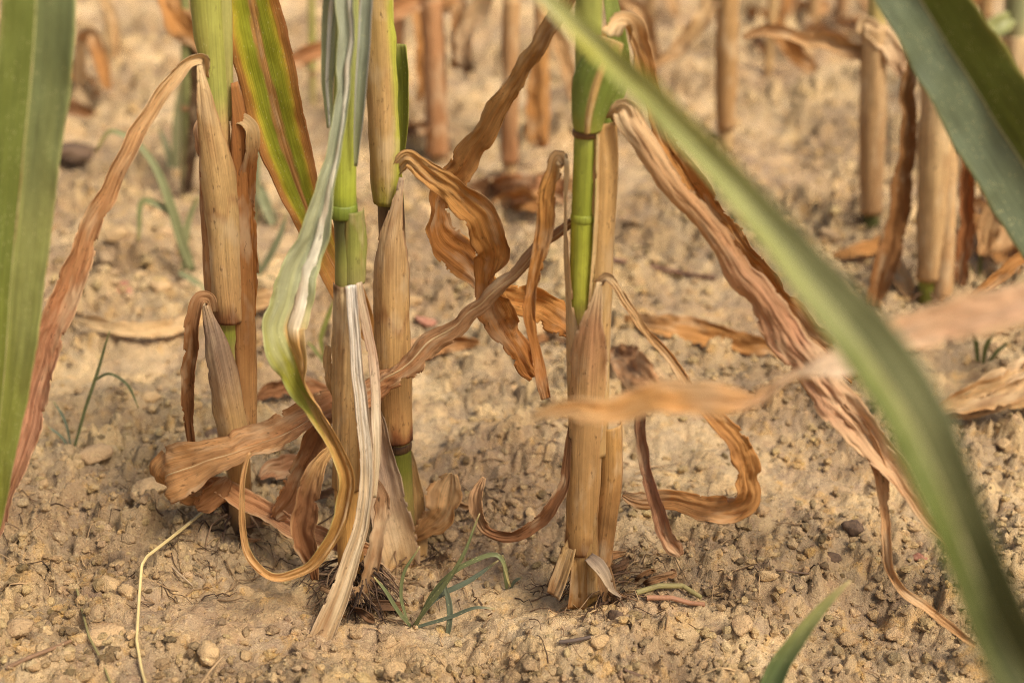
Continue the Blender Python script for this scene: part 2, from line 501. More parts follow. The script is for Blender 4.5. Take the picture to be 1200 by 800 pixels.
    if midrib is not None:
        mcol, mw, lift = midrib[:3]; off = midrib[3] if len(midrib) > 3 else 0.0
        k = 7; sm_ = np.linspace(-1, 1, k)
        sx = sm_[None, :] * mw * np.minimum(1, (1.15 - t[:, :1]) * 1.6)
        mid_i = min(nu - 2, max(1, int(round((off + 1) / 2 * (nu - 1)))))
        c0 = vert[:, mid_i, :]
        dv = vert[:, mid_i + 1, :] - vert[:, mid_i - 1, :]
        dv /= np.linalg.norm(dv, axis=1)[:, None] + 1e-9
        nn = np.cross(T, dv); nn *= np.sign((nn * N).sum(1))[:, None]
        for_side = (np.sqrt(np.clip(1 - sm_ ** 2, 0, 1)) * lift)[None, :, None]
        mv = c0[:, None, :] + dv[:, None, :] * (sx * W / 2)[..., None] + nn[:, None, :] * (for_side - .0002)
        i2 = np.arange(nv * k).reshape(nv, k)
        q2 = np.stack([i2[:-1, :-1], i2[:-1, 1:], i2[1:, 1:], i2[1:, :-1]], -1).reshape(-1, 4)
        uv2 = np.stack([sx * W / 2 + .3, V[:, :1] * np.ones((1, k))], -1).reshape(-1, 2)
        mc = np.clip(lerp_stops(t[:, :1] * np.ones((1, k)), mcol), .004, .95).reshape(-1, 3)
        me2 = np_mesh('midrib', mv.reshape(-1, 3) - org, q2, uv2, mc, M_SHEATH)
        o2 = link('midrib', me2, o)
        sm2 = o2.modifiers.new('thickness', 'SOLIDIFY'); sm2.thickness = .0003; sm2.offset = 0
    return o

def plant(px, py, label):
    g = G(px, py)
    o = link('maize_plant', None)
    o.empty_display_size = .05
    o.location = g
    tag(o, label, 'maize plant', 'maize plants standing in the dry field')
    return o, g[1]

def stalk(o, Y, rows, colf, nu=25, nv=90, **kw):
    rows = [(r[0], r[1], r[2] if len(r) > 3 else 0, r[-1], 0, 360) for r in rows]
    return sweep('stalk', o, rows, M_STALK, colf, Y, 'axis', nu, nv, cap=True, **kw)

def node_ring(o, stalk_o, Y, px, py, w, col, dY=0, h=5):
    rows = [(px, py - h, dY, w * .96, 0, 360), (px, py - h * .3, dY, w * 1.035, 0, 360), (px, py + h * .4, dY, w * 1.035, 0, 360), (px, py + h, dY, w * .96, 0, 360)]
    return sweep('node', stalk_o, rows, M_STALK, along((0, col), (1, col * .8)), Y, 'axis', 25, 9, cap=False, thick=.0003)

def tube_mesh(paths, k=5):
    """many thin round strands as one mesh: paths = [(points, radius0, radius1, colour)]"""
    vs_, qs, us, cs = [], [], [], []; base = 0
    for pts, r0, r1, colr in paths:
        pts = np.asarray(pts, float); n_ = len(pts)
        T = np.gradient(pts, axis=0); T /= np.linalg.norm(T, axis=1)[:, None] + 1e-9
        a = np.cross(T, np.array([.31, .22, .93])); a /= np.linalg.norm(a, axis=1)[:, None] + 1e-9
        b = np.cross(T, a)
        rr = np.linspace(r0, r1, n_)[:, None, None]
        th = np.linspace(0, 2 * np.pi, k, endpoint=False)
        v_ = pts[:, None, :] + rr * (a[:, None, :] * np.cos(th)[None, :, None] + b[:, None, :] * np.sin(th)[None, :, None])
        ii = base + np.arange(n_ * k).reshape(n_, k); jj = np.roll(ii, -1, 1)
        qs.append(np.stack([ii[:-1], jj[:-1], jj[1:], ii[1:]], -1).reshape(-1, 4))
        vs_.append(v_.reshape(-1, 3)); base += n_ * k
        L = np.linspace(0, .1, n_)[:, None] * np.ones((1, k))
        us.append(np.stack([np.ones((n_, 1)) * th[None, :] * r0, L], -1).reshape(-1, 2))
        cs.append(np.tile(colr, (n_ * k, 1)))
    return np.concatenate(vs_), np.concatenate(qs), np.concatenate(us), np.concatenate(cs)

def roots(o, n_, spread, cols, seed, rise=.02, dx=0.0, dy=0.0):
    r = np.random.default_rng(seed); base = np.array(o.location); paths = []
    for i in range(n_):
        a = r.uniform(0, 2 * np.pi); L = spread * r.uniform(.35, 1.0)
        m = 7; pts = []
        z0 = r.uniform(.0, rise); ang = a
        x, y = base[0] + dx + .008 * math.cos(a), base[1] + dy + .008 * math.sin(a)
        for j in range(m):
            f = j / (m - 1)
            g0 = float(gh(x, y))
            z = max(g0 + .0012 + r.uniform(0, .004), (base[2] + z0) * (1 - f) + g0 * f + .004 * math.sin(f * 3.1)) if j < m - 1 else g0 - .001
            pts.append((x, y, z))
            ang += r.uniform(-.5, .5)
            x += math.cos(ang) * L / m; y += math.sin(ang) * L / m
        paths.append((pts, r.uniform(.0004, .0013), .0003, cols[i % len(cols)] * r.uniform(.7, 1.1)))
    v_, q_, u_, k_ = tube_mesh(paths)
    me = np_mesh('roots', v_ - base, q_, u_, k_, M_ROOT)
    x = link('roots', me, o)
    return x

# palette, as the colours look on the plants
TAN, PALE, PINK = c(204, 165, 106), c(226, 196, 146), c(196, 152, 108)
ORANGE, BROWN, DKBR = c(190, 132, 72), c(150, 102, 60), c(98, 66, 40)
GREEN, LEAFG, BLUEG = c(138, 152, 52), c(92, 122, 58), c(142, 164, 132)
YGRN, YELL, WHITE, GREY = c(160, 164, 54), c(206, 184, 66), c(232, 222, 204), c(172, 148, 122)

# ------------------------------------------------------------------ the soil: one sheet, fine in view, coarse to the horizon
def build_ground():
    yf = 0.42 * (4.6 / 0.42) ** np.linspace(0, 1, 730)
    ys = np.concatenate([-np.geomspace(400, .3, 26), [0.0, .2, .33], yf, np.geomspace(5.0, 600, 30)])
    pf = np.linspace(-.62, .62, 770)
    side = .62 * np.geomspace(1.04, 900, 34)
    ps = np.concatenate([-side[::-1], pf, side])
    sc = np.where(ys < 0, .5 + np.abs(ys) * .05, np.clip(ys, .5, 8)) + .12
    Xg = ps[None, :] * sc[:, None]; Yg = ys[:, None] * np.ones((1, len(ps)))
    sh = Xg.shape
    h, m, r, q, w = ground_h(Xg.ravel(), Yg.ravel(), True)
    GRID.update(ys=ys, ps=ps, sc=sc, h=h.reshape(sh))
    col = np.ones((h.size, 3))
    tint = (.98 + .22 * r * m + .24 * (1 - m)) * (.88 + .26 * q) * (.93 + .12 * w) * .90 * (1.06 - .14 * m)
    warm = (r - .5) * .10 + (q - .5) * .10
    col[:, 0] = tint * (1 + warm * .3); col[:, 1] = tint; col[:, 2] = tint * (1 - warm)
    idx = np.arange(h.size).reshape(sh)
    quads = np.stack([idx[:-1, :-1], idx[:-1, 1:], idx[1:, 1:], idx[1:, :-1]], -1).reshape(-1, 4)
    me = np_mesh('soil_ground', np.stack([Xg.ravel(), Yg.ravel(), h], -1), quads, None, col, M_SOIL)
    o = link('soil_ground', me)
    tag(o, 'dry cracked sandy brown soil of the field', None, kind='structure')
build_ground()

# ------------------------------------------------------------------ clods and stones
def clod_verts(sub, seed, sq=(1, 1, .7), rough=.30):
    import bmesh
    bm = bmesh.new(); bmesh.ops.create_icosphere(bm, subdivisions=sub, radius=1.0)
    V = np.array([v.co for v in bm.verts]); F = np.array([[v.index for v in f.verts] for f in bm.faces]); bm.free()
    r = np.random.default_rng(seed)
    d = 1 + rough * noise(V[:, 0] * 1.3 + seed, V[:, 1] * 1.3 + V[:, 2] * 1.7, seed) + rough * .5 * noise(V[:, 0] * 3 + V[:, 2] * 2.1, V[:, 1] * 3 + seed, seed + 1)
    for _ in range(5):                           # chipped flats
        nrm = r.normal(size=3); nrm /= np.linalg.norm(nrm)
        k = V @ nrm; lim = r.uniform(.55, .8)
        d = np.where(k * d > lim, lim / np.maximum(k, 1e-3), d)
    return V * d[:, None] * np.array(sq), F

CLOD_ME = []
for i in range(7):
    V_, F_ = clod_verts(3, 40 + i, (1, random.uniform(.7, .95), random.uniform(.5, .75)))
    CLOD_ME.append(np_mesh('dirt_clod', V_, [], None, None, M_CLOD, True, F_))

def put_clod(px, py, wpx, label, group=None, name='dirt_clod', mesh=None, mat=None, sx=1, sy=1, sz=1, rot=None, sink=.25):
    g = G(px, py); dep = float(np.dot(g - CAM, FW)); r_ = wpx * dep / FPX / 2
    me = mesh or random.choice(CLOD_ME)
    if mat is not None: me = me.copy(); me.materials.clear(); me.materials.append(mat)
    o = link(name, me)
    o.scale = (r_ * sx, r_ * sy, r_ * sz)
    o.rotation_euler = (random.uniform(-.2, .2), random.uniform(-.2, .2), random.uniform(0, 6.28) if rot is None else rot)
    o.location = (g[0], g[1], g[2] + r_ * sz * .6 * (1 - sink * 2))
    tag(o, label, 'stone' if 'stone' in name else 'clod', group)
    return o

put_clod(152, 343, 70, 'long reddish stone lying flat on the soil behind the long drooping brown leaf', name='stone', mat=M_RED, sy=.55, sz=.42, rot=.06)
put_clod(497, 378, 36, 'dull purple-red stone on the soil behind the green-noded plant', name='stone', mat=M_RED, sy=.7, sz=.5)
put_clod(1078, 655, 26, 'small dark red stone under the wide green diagonal leaf', name='stone', mat=M_RED, sy=.7, sz=.5)
put_clod(43, 743, 32, 'pale angular clod with sharp edges on bare soil by the grass straw', sz=.95)
put_clod(180, 577, 54, 'largest rounded grey-brown clod beside the loose folded tip of a dry leaf', sz=.75)
put_clod(112, 533, 42, 'flat pale clod next to the thin green weed shoot', sz=.6)
put_clod(122, 745, 56, 'broad low clod half buried beside the bent straw', sz=.45)
put_clod(722, 724, 24, 'dark lump of organic soil at the foot of the plant with the green stem', mat=M_DARK)
put_clod(1000, 622, 30, 'dark brown lump beside the thin dangling leaf strip', mat=M_DARK)
put_clod(976, 655, 22, 'smaller dark lump near the thin dangling leaf strip', mat=M_DARK)
put_clod(250, 517, 34, 'blackish lump beside the leaning grey sheath', mat=M_DARK)
put_clod(85, 186, 60, 'large dark clod on the soil far behind the drooping brown leaf', mat=M_DARK, sz=.7)  # whole clod in the dark brown material
# loose clods one can pick out, strewn over the soil in view
PLANT_SPOTS = [(275, 625), (415, 690), (480, 650), (688, 705)]
cnt = 0
while cnt < 285:
    py_ = 800 * random.random() ** .8 + 8; px_ = random.uniform(-60, 1260)
    g_ = G(px_, py_)
    if any(abs(px_ - a) < 34 and abs(py_ - b) < 30 for a, b in PLANT_SPOTS): continue
    if noise(g_[0] * 5.2 + 3, g_[1] * 5.2, 5) < -.25 + random.uniform(-.3, .5): continue
    dep_ = float(np.dot(g_ - CAM, FW))
    w_ = (10 + 28 * random.random() ** 2.4) * 1.05 / dep_ * (1.0 if g_[1] < 1.2 else 1.45)
    put_clod(px_, py_, w_, 'small rough clod of dry soil lying loose on the ground', 'loose clods strewn over the soil', sz=random.uniform(.7, 1.1))
    cnt += 1

def crumbs():
    small = [clod_verts(1, 70 + i, (1, .85, .7), .45) for i in range(8)]
    large = [clod_verts(2, 90 + i, (1, .85, .7), .40) for i in range(8)]
    r = np.random.default_rng(5); N = 60000
    py_ = 840 * r.random(N) ** .72 - 10; px_ = r.uniform(-160, 1360, N)
    d = FW[None] + RT[None] * ((px_ - 600) / FPX)[:, None] - UP[None] * ((py_ - 400) / FPX)[:, None]
    p = CAM + d * (-CAMH / d[:, 2])[:, None]
    keep = noise(p[:, 0] * 5.2 + 3, p[:, 1] * 5.2, 5) + .5 * noise(p[:, 0] * 22, p[:, 1] * 22, 33) > r.uniform(-.7, .45, N)
    p = p[keep][:17000]; n_ = len(p)
    size = .0010 + .0042 * r.random(n_) ** 3.2
    size = np.where(p[:, 1] > 1.4, size * 1.7, size)
    hz = gh(p[:, 0], p[:, 1])
    vs_, fs_, cs_ = [], [], []; k = 0
    for i in range(n_):
        V, F = (large if size[i] > .0024 else small)[i % 8]
        a = r.uniform(0, 6.28); ca, sa = math.cos(a), math.sin(a)
        W = np.stack([V[:, 0] * ca - V[:, 1] * sa, V[:, 0] * sa + V[:, 1] * ca, V[:, 2]], -1) * size[i] * r.uniform(.7, 1.3, 3)
        vs_.append(W + np.array([p[i, 0], p[i, 1], hz[i] + size[i] * .3])); fs_.append(F + k); k += len(W)
        tt = r.choice([.5, .78, 1.0, 1.1, 1.2], p=[.07, .2, .33, .28, .12])
        cs_.append(np.tile(np.array([tt * r.uniform(.97, 1.05), tt, tt * r.uniform(.84, 1.0)]), (len(W), 1)))
    me = np_mesh('soil_crumbs', np.concatenate(vs_), [], None, np.concatenate(cs_), M_SOIL, False, np.concatenate(fs_))
    tag(link('soil_crumbs', me), 'fine crumbs of dry soil scattered over the ground', 'soil', kind='stuff')
crumbs()

# ------------------------------------------------------------------ plant with the bare green stem segment (centre)
D, YD = plant(688, 706, 'maize plant with bright green stem segment showing between split tan sheaths')
st = stalk(D, YD, [(692, -190, 32), (690, 0, 32), (688, 150, 30), (684, 250, 29), (681, 360, 29), (682, 520, 29), (684, 640, 31), (684, 730, 34)],
           bypy((-100, c(140, 150, 70)), (150, c(146, 160, 74)), (170, c(140, 156, 56)), (252, c(128, 146, 44)), (262, c(150, 164, 52)), (350, c(168, 172, 60)), (380, TAN), (600, TAN), (650, c(170, 132, 66)), (720, c(150, 112, 62))))
node_ring(D, st, YD, 688, 155, 33, c(120, 84, 44), h=4)
node_ring(D, st, YD, 684, 254, 29.5, c(140, 158, 52), h=5)
node_ring(D, st, YD, 684, 650, 32, c(104, 84, 34), h=6)
# left sheath edge, right sheath, front sheath, lower right sheath
sweep('sheath', D, [(684, 184, 0, 44, -84, 76), (681, 280, 0, 40, -82, 76), (681, 360, 0, 35, -75, 100), (682, 410, 0, 36, -60, 150), (684, 520, 0, 34, -50, 180), (686, 690, 0, 36, -40, 200)],
      M_SHEATH, along((0, PALE), (.5, TAN), (1, c(182, 140, 84)), edge=BROWN, ew=.1), YD, 'axis', 13, 60, crinkle=.0004)
sweep('sheath', D, [(702, 140, .004, 40, 42, 150), (703, 200, .004, 42, 48, 160), (702, 300, .003, 34, 48, 170), (697, 420, .002, 34, 45, 180), (694, 530, .002, 34, 45, 180)],
      M_SHEATH, along((0, c(204, 160, 98)), (.5, TAN), (1, TAN), edge=ORANGE, ew=.14), YD, 'axis', 17, 70, pleat=.0006)
sweep('sheath', D, [(689, 150, -.001, 34, 46, 22), (688, 230, -.001, 34, 46, 26), (684, 300, -.001, 34, 44, 22), (680, 356, -.001, 32, 40, 12)],
      M_SHEATH, along((0, c(196, 164, 110)), (1, c(214, 178, 122)), edge=c(190, 190, 90), ew=.2), YD, 'axis', 7, 40)
sweep('sheath', D, [(703, 326, -.014, 20, 0, 36), (700, 345, -.013, 32, 0, 50), (695, 375, -.009, 42, -2, 80), (690, 430, -.004, 45, -4, 150), (686, 500, -.003, 41, 0, 180), (683, 570, -.002, 37, 0, 190), (682, 643, -.001, 36, 0, 200)],
      M_SHEATH, along((0, PALE), (.15, c(190, 142, 100)), (.4, c(204, 160, 104)), (.93, c(198, 152, 92)), (1, c(120, 76, 42)), edge=c(214, 180, 134), ew=.12), YD, 'axis', 19, 80, pleat=.0007, crinkle=.0003)
sweep('sheath', D, [(712, 495, .006, 32, 20, 200), (713, 560, .006, 32, 20, 200), (708, 610, .005, 30, 20, 190), (702, 660, .004, 28, 15, 170)],
      M_SHEATH, along((0, c(196, 150, 86)), (1, c(172, 124, 76)), edge=BROWN, ew=.16), YD, 'axis', 17, 50, pleat=.001)
# torn flaps at the foot
sweep('sheath', D, [(674, 628, -.006, 12, -20, 60), (664, 655, -.010, 20, -20, 60), (654, 682, -.014, 22, -20, 40), (648, 698, -.016, 20, -20, 20)], M_SHEATH, along((0, TAN), (1, c(160, 120, 78))), YD, 'leaf', 11, 24, pleat=.001, crinkle=.001)
sweep('sheath', D, [(690, 652, -.012, 12, 10, 30), (700, 662, -.018, 17, 20, 40), (709, 676, -.022, 14, 25, 60), (716, 690, -.022, 8, 30, 60), (728, 700, -.02, 3, 30, 60)], M_SHEATH, along((0, GREY), (.5, c(196, 170, 136)), (1, GREY)), YD, 'leaf', 9, 24, crinkle=.0012)
sweep('sheath', D, [(678, 645, -.008, 20, 0, 120), (678, 680, -.009, 24, 0, 120), (676, 712, -.010, 26, 0, 110)], M_SHEATH, along((0, c(176, 134, 74)), (1, c(168, 126, 76)), edge=BROWN), YD, 'leaf', 11, 24, pleat=.0008)
sweep('sheath', D, [(700, 640, .004, 14, 10, 60), (706, 670, .002, 22, 15, 70), (712, 696, .0, 22, 20, 50), (716, 708, -.002, 16, 20, 40)], M_SHEATH, along((0, c(176, 130, 80)), (1, c(130, 96, 62))), YD, 'leaf', 13, 24, pleat=.0014, crinkle=.001)
sweep('sheath', D, [(664, 640, .012, 10, -10, 60), (656, 668, .010, 18, -15, 70), (646, 690, .008, 16, -20, 50)], M_SHEATH, along((0, c(150, 112, 70)), (1, c(110, 82, 56))), YD, 'leaf', 11, 24, pleat=.0014, crinkle=.001)
# green upper sheath with tan midrib and its drying blade
sweep('sheath', D, [(688, 157, -.012, 46, 0, -150), (690, 135, -.014, 56, 0, -140), (697, 105, -.016, 66, -4, -120), (708, 72, -.016, 56, -10, -110), (718, 46, -.012, 38, -18, -90)],
      M_GREEN, along((0, c(150, 158, 62)), (.25, c(112, 140, 56)), (.7, c(104, 134, 52)), (.9, c(176, 168, 80)), (1, TAN), mid=c(196, 160, 96), mw=.13), YD, 'leaf', 21, 50, midrib=([(0, c(190, 156, 96)), (1, c(206, 168, 104))], .11, .0009))
sweep('leaf', D, [(716, 44, -.004, 34, 20, 90, .2), (728, 31, .004, 30, 40, 80, .3), (742, 52, .014, 28, 30, 70, .4), (762, 125, .024, 26, 20, 90, .4), (800, 200, .034, 30, 15, 80, .35), (855, 280, .044, 34, 10, 70, .35), (905, 345, .052, 34, 10, 60, .35), (960, 405, .055, 28, 0, 50, .3), (1000, 445, .055, 14, 0, 40, .3)],
      M_DRY, along((0, PALE), (.12, c(190, 140, 80)), (.5, c(178, 124, 66)), (1, c(170, 116, 62)), edge=BROWN), YD, 'leaf', 17, 100, ripple=.10, rlen=.03, crinkle=.0012, pleat=.0012)
sweep('leaf', D, [(704, 158, .012, 16, 50, 60), (714, 120, .016, 30, -30, 60), (722, 80, .018, 34, -30, 60), (720, 40, .02, 26, -30, 60), (714, 0, .022, 20, -30, 60), (708, -60, .022, 18, -30, 60)],
      M_GREEN, along((0, c(112, 136, 48)), (1, c(126, 148, 66))), YD, 'leaf', 13, 40)
# long tan leaf running down to the lower right, split near its end
sweep('leaf', D, [(716, 140, .002, 18, 0, 150), (727, 131, -.006, 26, 0, 140, .2), (745, 158, -.014, 32, 0, -110, -.2), (790, 220, -.028, 32, 0, -110, -.2), (840, 285, -.040, 34, 0, -100, -.25), (885, 345, -.050, 40, 0, -70, -.3), (925, 402, -.058, 48, 0, -30, -.3), (965, 455, -.064, 48, 0, 30, -.25), (1010, 512, -.070, 40, 0, 60, .2), (1070, 590, -.080, 26, 0, 130, .4), (1130, 665, -.09, 20, 0, 150, .4), (1200, 742, -.10, 22, 0, 120, .4), (1270, 800, -.11, 14, 0, 90, .4)],
      M_DRY, along((0, PALE), (.15, c(206, 160, 108)), (.4, c(196, 146, 108)), (.55, c(214, 176, 132)), (.75, c(200, 156, 112)), (1, c(212, 178, 130)), edge=c(214, 180, 134), ew=.12), YD, 'leaf', 23, 150, ripple=.10, rlen=.035, crinkle=.0010, pleat=.0018)
sweep('leaf', D, [(985, 475, -.066, 14, 0, 60), (1015, 520, -.070, 22, 0, 70, .2), (1030, 560, -.074, 17, 0, 100), (1034, 610, -.078, 13, 20, 140), (1037, 648, -.082, 14, -20, 120), (1046, 682, -.086, 13, 0, 140), (1075, 708, -.090, 15, 10, 130), (1105, 733, -.094, 13, 0, 140), (1142, 757, -.098, 7, 0, 90)],
      M_DRY, along((0, PINK), (.4, c(206, 162, 112)), (1, c(204, 164, 112))), YD, 'leaf', 13, 90, ripple=.1, crinkle=.0012, pleat=.001)
# leaf from the front sheath that arcs right and curls back on itself
sweep('leaf', D, [(701, 333, -.014, 14, 0, 120), (709, 327, -.018, 15, 0, 120), (728, 354, -.026, 13, 0, 150), (768, 405, -.044, 13, 0, 150), (800, 447, -.056, 15, 0, 140), (832, 488, -.062, 22, 10, 90), (858, 522, -.060, 32, 25, 60), (872, 560, -.050, 34, 50, 50), (862, 592, -.036, 34, 10, 40), (832, 598, -.028, 30, -10, 40, .2), (790, 591, -.022, 24, -10, 60, .2), (752, 586, -.018, 22, 0, 60), (728, 580, -.016, 8, 0, 40)],
      M_DRY, along((0, PALE), (.2, c(196, 150, 92)), (.5, c(192, 140, 80)), (.75, c(204, 152, 92)), (1, c(180, 128, 76)), edge=ORANGE), YD, 'leaf', 17, 120, ripple=.14, rlen=.02, crinkle=.0014, pleat=.0012)
sweep('leaf', D, [(750, 470, -.034, 10, 0, 60), (753, 500, -.036, 17, 0, 120, .3), (760, 555, -.040, 21, 0, 110, .4), (772, 605, -.044, 24, -10, 90, .4), (788, 638, -.046, 24, -10, 60, .2), (796, 654, -.046, 10, -10, 40)],
      M_DRY, along((0, c(150, 104, 70)), (.5, c(186, 136, 102)), (1, c(186, 140, 100)), edge=c(110, 72, 44), ew=.25), YD, 'leaf', 15, 60, crinkle=.0012, pleat=.0016, ripple=.08, rlen=.02)
sweep('leaf', D, [(669, 500, -.006, 9, 0, 120), (664, 535, -.012, 12, 0, 120), (655, 575, -.018, 16, 0, 110), (630, 612, -.022, 19, 0, 90, .3), (598, 631, -.022, 17, 0, 80, .3), (574, 625, -.020, 14, 0, 80), (561, 604, -.018, 20, 20, 60), (560, 578, -.016, 18, 20, 60), (566, 562, -.014, 4, 0, 30)],
      M_DRY, along((0, DKBR), (.4, c(128, 86, 54)), (.75, c(136, 92, 58)), (.85, c(190, 150, 106)), (1, c(196, 156, 112))), YD, 'leaf', 13, 80, ripple=.12, rlen=.02, crinkle=.001, pleat=.001)
sweep('leaf', D, [(661, 194, .004, 12, -20, 80), (655, 187, .004, 20, -20, 80), (646, 208, .004, 23, -10, 60), (637, 255, .003, 23, 0, 60), (627, 305, .002, 20, 5, 90), (620, 350, .0, 15, 10, 100), (622, 400, -.002, 17, 20, 100), (630, 440, -.004, 18, 15, 80), (637, 468, -.006, 12, 0, 60)],
      M_DRY, along((0, PALE), (.12, c(200, 148, 80)), (.5, c(186, 128, 66)), (1, c(176, 118, 64)), edge=BROWN), YD, 'leaf', 15, 80, crinkle=.0012, pleat=.001, ripple=.1, rlen=.03)
# long leaf crossing to the left, its wide end folded back under
sweep('leaf', D, [(670, 260, .004, 16, 0, -190), (650, 277, .006, 20, 0, -190), (592, 333, .018, 25, 0, -170), (540, 376, .030, 28, -10, -140), (490, 415, .038, 34, -15, -100, -.2), (435, 455, .044, 34, -20, -50, -.3), (375, 489, .048, 42, -30, 40, .3), (320, 514, .050, 44, -20, 50, .3), (265, 534, .048, 50, -20, 40, .2), (225, 547, .044, 62, -15, 30, .1), (202, 553, .044, 72, -15, 30), (193, 562, .052, 62, -60, 20), (206, 574, .062, 40, -110, 20), (240, 580, .070, 28, -130, 30)],
      M_DRY, along((0, c(176, 132, 92)), (.2, c(190, 148, 104)), (.4, c(196, 146, 98)), (.55, c(186, 132, 88)), (.75, c(206, 158, 104)), (1, c(196, 144, 86)), edge=BROWN, ew=.08), YD, 'leaf', 25, 170, crinkle=.0012, pleat=.0016, ripple=.08, rlen=.035, midrib=([(0, PALE), (1, c(222, 186, 132))], .06, .0005))
sweep('leaf', D, [(226, 562, .062, 12, 10, 60), (256, 572, .060, 22, 10, 60), (300, 596, .052, 28, 10, 60, .3), (340, 616, .044, 30, 5, 70, .4), (382, 632, .036, 26, 5, 80, .4), (418, 642, .03, 20, 0, 80, .3), (446, 650, .028, 6, 0, 40)],
      M_DRY, along((0, c(184, 130, 78)), (.5, c(192, 142, 100)), (1, c(182, 132, 86)), edge=c(214, 180, 134), ew=.12), YD, 'leaf', 17, 70, crinkle=.0014, pleat=.0016)
# rolled leaf coming down from above towards the upper left
sweep('leaf', D, [(690, -40, .03, 18, 0, -180), (650, 24, .045, 29, 0, -170), (606, 92, .065, 33, 0, -160), (560, 165, .085, 35, 0, -130), (530, 212, .096, 34, 0, -60), (508, 244, .10, 34, 30, 60), (512, 276, .10, 42, 10, 60), (540, 304, .098, 46, -10, 60, .2), (562, 328, .094, 34, 0, 60, .3), (580, 372, .09, 38, 20, 60), (588, 402, .086, 12, 10, 40)],
      M_DRY, along((0, c(188, 144, 88)), (.3, c(202, 156, 96)), (.5, c(190, 140, 82)), (.6, c(190, 130, 66)), (1, c(178, 118, 58)), edge=c(206, 152, 84), ew=.12), YD, 'leaf', 19, 120, crinkle=.0018, pleat=.0014, ripple=.16, rlen=.02)
roots(D, 25, 0.052, [c(120, 92, 68), c(88, 66, 50), c(160, 128, 94)], 3, dx=.012)

# ------------------------------------------------------------------ plant with the dark green stem node (behind the flayed one)
Cp, YC = plant(476, 652, 'maize plant with tan sheath ending at a dark green node above a grey base sheath')
st = stalk(Cp, YC, [(442, -190, 30), (446, 0, 30), (452, 150, 30), (458, 240, 31), (462, 370, 33), (464, 480, 34), (467, 530, 30), (470, 570, 28), (474, 665, 28)],
           bypy((-100, c(176, 170, 80)), (150, c(180, 176, 70)), (205, c(176, 178, 52)), (228, c(150, 156, 40)), (236, c(84, 62, 34)), (262, c(110, 80, 50)), (300, TAN), (508, TAN), (516, c(92, 92, 30)), (545, c(112, 116, 40)), (580, c(150, 132, 70)), (640, c(140, 108, 66))))
node_ring(Cp, st, YC, 456, 229, 32, c(142, 152, 36), h=6)
node_ring(Cp, st, YC, 466, 521, 32, c(84, 58, 34), h=5)
sweep('sheath', Cp, [(440, -190, -.002, 36, -25, 200), (443, 0, -.002, 36, -25, 200), (448, 110, -.002, 37, -25, 195), (452, 180, -.002, 36, -30, 180), (456, 236, -.001, 36, -35, 160)],
      M_SHEATH, bypy((0, c(190, 156, 92)), (130, c(198, 160, 104)), (200, c(184, 150, 84)), (235, c(160, 150, 60)), side=(c(180, 178, 70), .45, .85)), YC, 'axis', 19, 70, pleat=.0005)
sweep('sheath', Cp, [(471, 205, -.010, 20, 0, 30), (467, 230, -.010, 30, 0, 48), (461, 265, -.008, 38, 0, 90), (458, 320, -.006, 40, 0, 180), (459, 370, -.005, 41, 0, 220), (461, 440, -.004, 41, 0, 230), (464, 513, -.003, 40, 0, 240)],
      M_SHEATH, along((0, GREY), (.12, c(200, 164, 116)), (.5, c(206, 164, 104)), (.52, c(178, 132, 82)), (.56, c(208, 166, 106)), (.93, c(196, 148, 90)), (.97, c(150, 96, 56)), (1, c(92, 54, 32)), edge=c(170, 128, 96), ew=.14), YC, 'axis', 21, 90, pleat=.0006)
sweep('sheath', Cp, [(437, 470, -.014, 16, -10, 80), (444, 520, -.014, 34, -10, 90), (452, 570, -.014, 46, -5, 90), (461, 620, -.015, 52, 0, 80), (468, 652, -.016, 48, 0, 70), (470, 668, -.016, 44, 0, 60)],
      M_SHEATH, along((0, c(180, 146, 108)), (.4, c(178, 150, 124)), (.75, c(206, 172, 128)), (1, c(200, 160, 106)), edge=GREY), YC, 'leaf', 19, 60, pleat=.0016, crinkle=.0008)
sweep('leaf', Cp, [(467, 190, .016, 14, 30, 60), (470, 150, .018, 26, 30, 60, .2), (471, 100, .020, 27, 30, 60, .2), (469, 66, .020, 26, 30, 50, .2), (468, 52, .020, 20, 30, 40)],
      M_GREEN, along((0, c(150, 156, 50)), (.5, c(132, 150, 52)), (.9, c(120, 146, 54)), (1, c(176, 178, 90)), edge=c(180, 178, 84), ew=.2), YC, 'leaf', 13, 36)
# crumpled orange leaf
sweep('leaf', Cp, [(464, 198, -.006, 16, 0, 90), (475, 188, -.012, 22, 0, 80), (502, 206, -.018, 30, 10, 60, .3), (535, 228, -.024, 34, 0, 60, .3), (562, 256, -.028, 38, 30, 60, .2), (578, 290, -.026, 40, 10, 70, .2), (572, 330, -.022, 30, -20, 80, .3), (584, 372, -.02, 40, 10, 60, .2), (600, 408, -.018, 34, 20, 60, .2), (622, 442, -.016, 14, 0, 40)],
      M_DRY, along((0, PALE), (.1, c(206, 160, 96)), (.3, c(194, 140, 74)), (.6, c(200, 140, 72)), (1, c(180, 118, 60)), edge=c(160, 106, 58), ew=.12), YC, 'leaf', 21, 120, ripple=.24, rlen=.022, crinkle=.0024, pleat=.0016)
sweep('leaf', Cp, [(560, 330, .03, 10, 0, 40), (598, 352, .03, 34, 10, 50), (640, 366, .03, 40, 20, 50, .2), (664, 384, .03, 34, 40, 40), (668, 398, .03, 8, 40, 30)], M_DRY, along((0, c(190, 134, 72)), (.5, c(204, 146, 78)), (1, c(176, 116, 58))), YC, 'leaf', 15, 50, ripple=.25, rlen=.02, crinkle=.002)
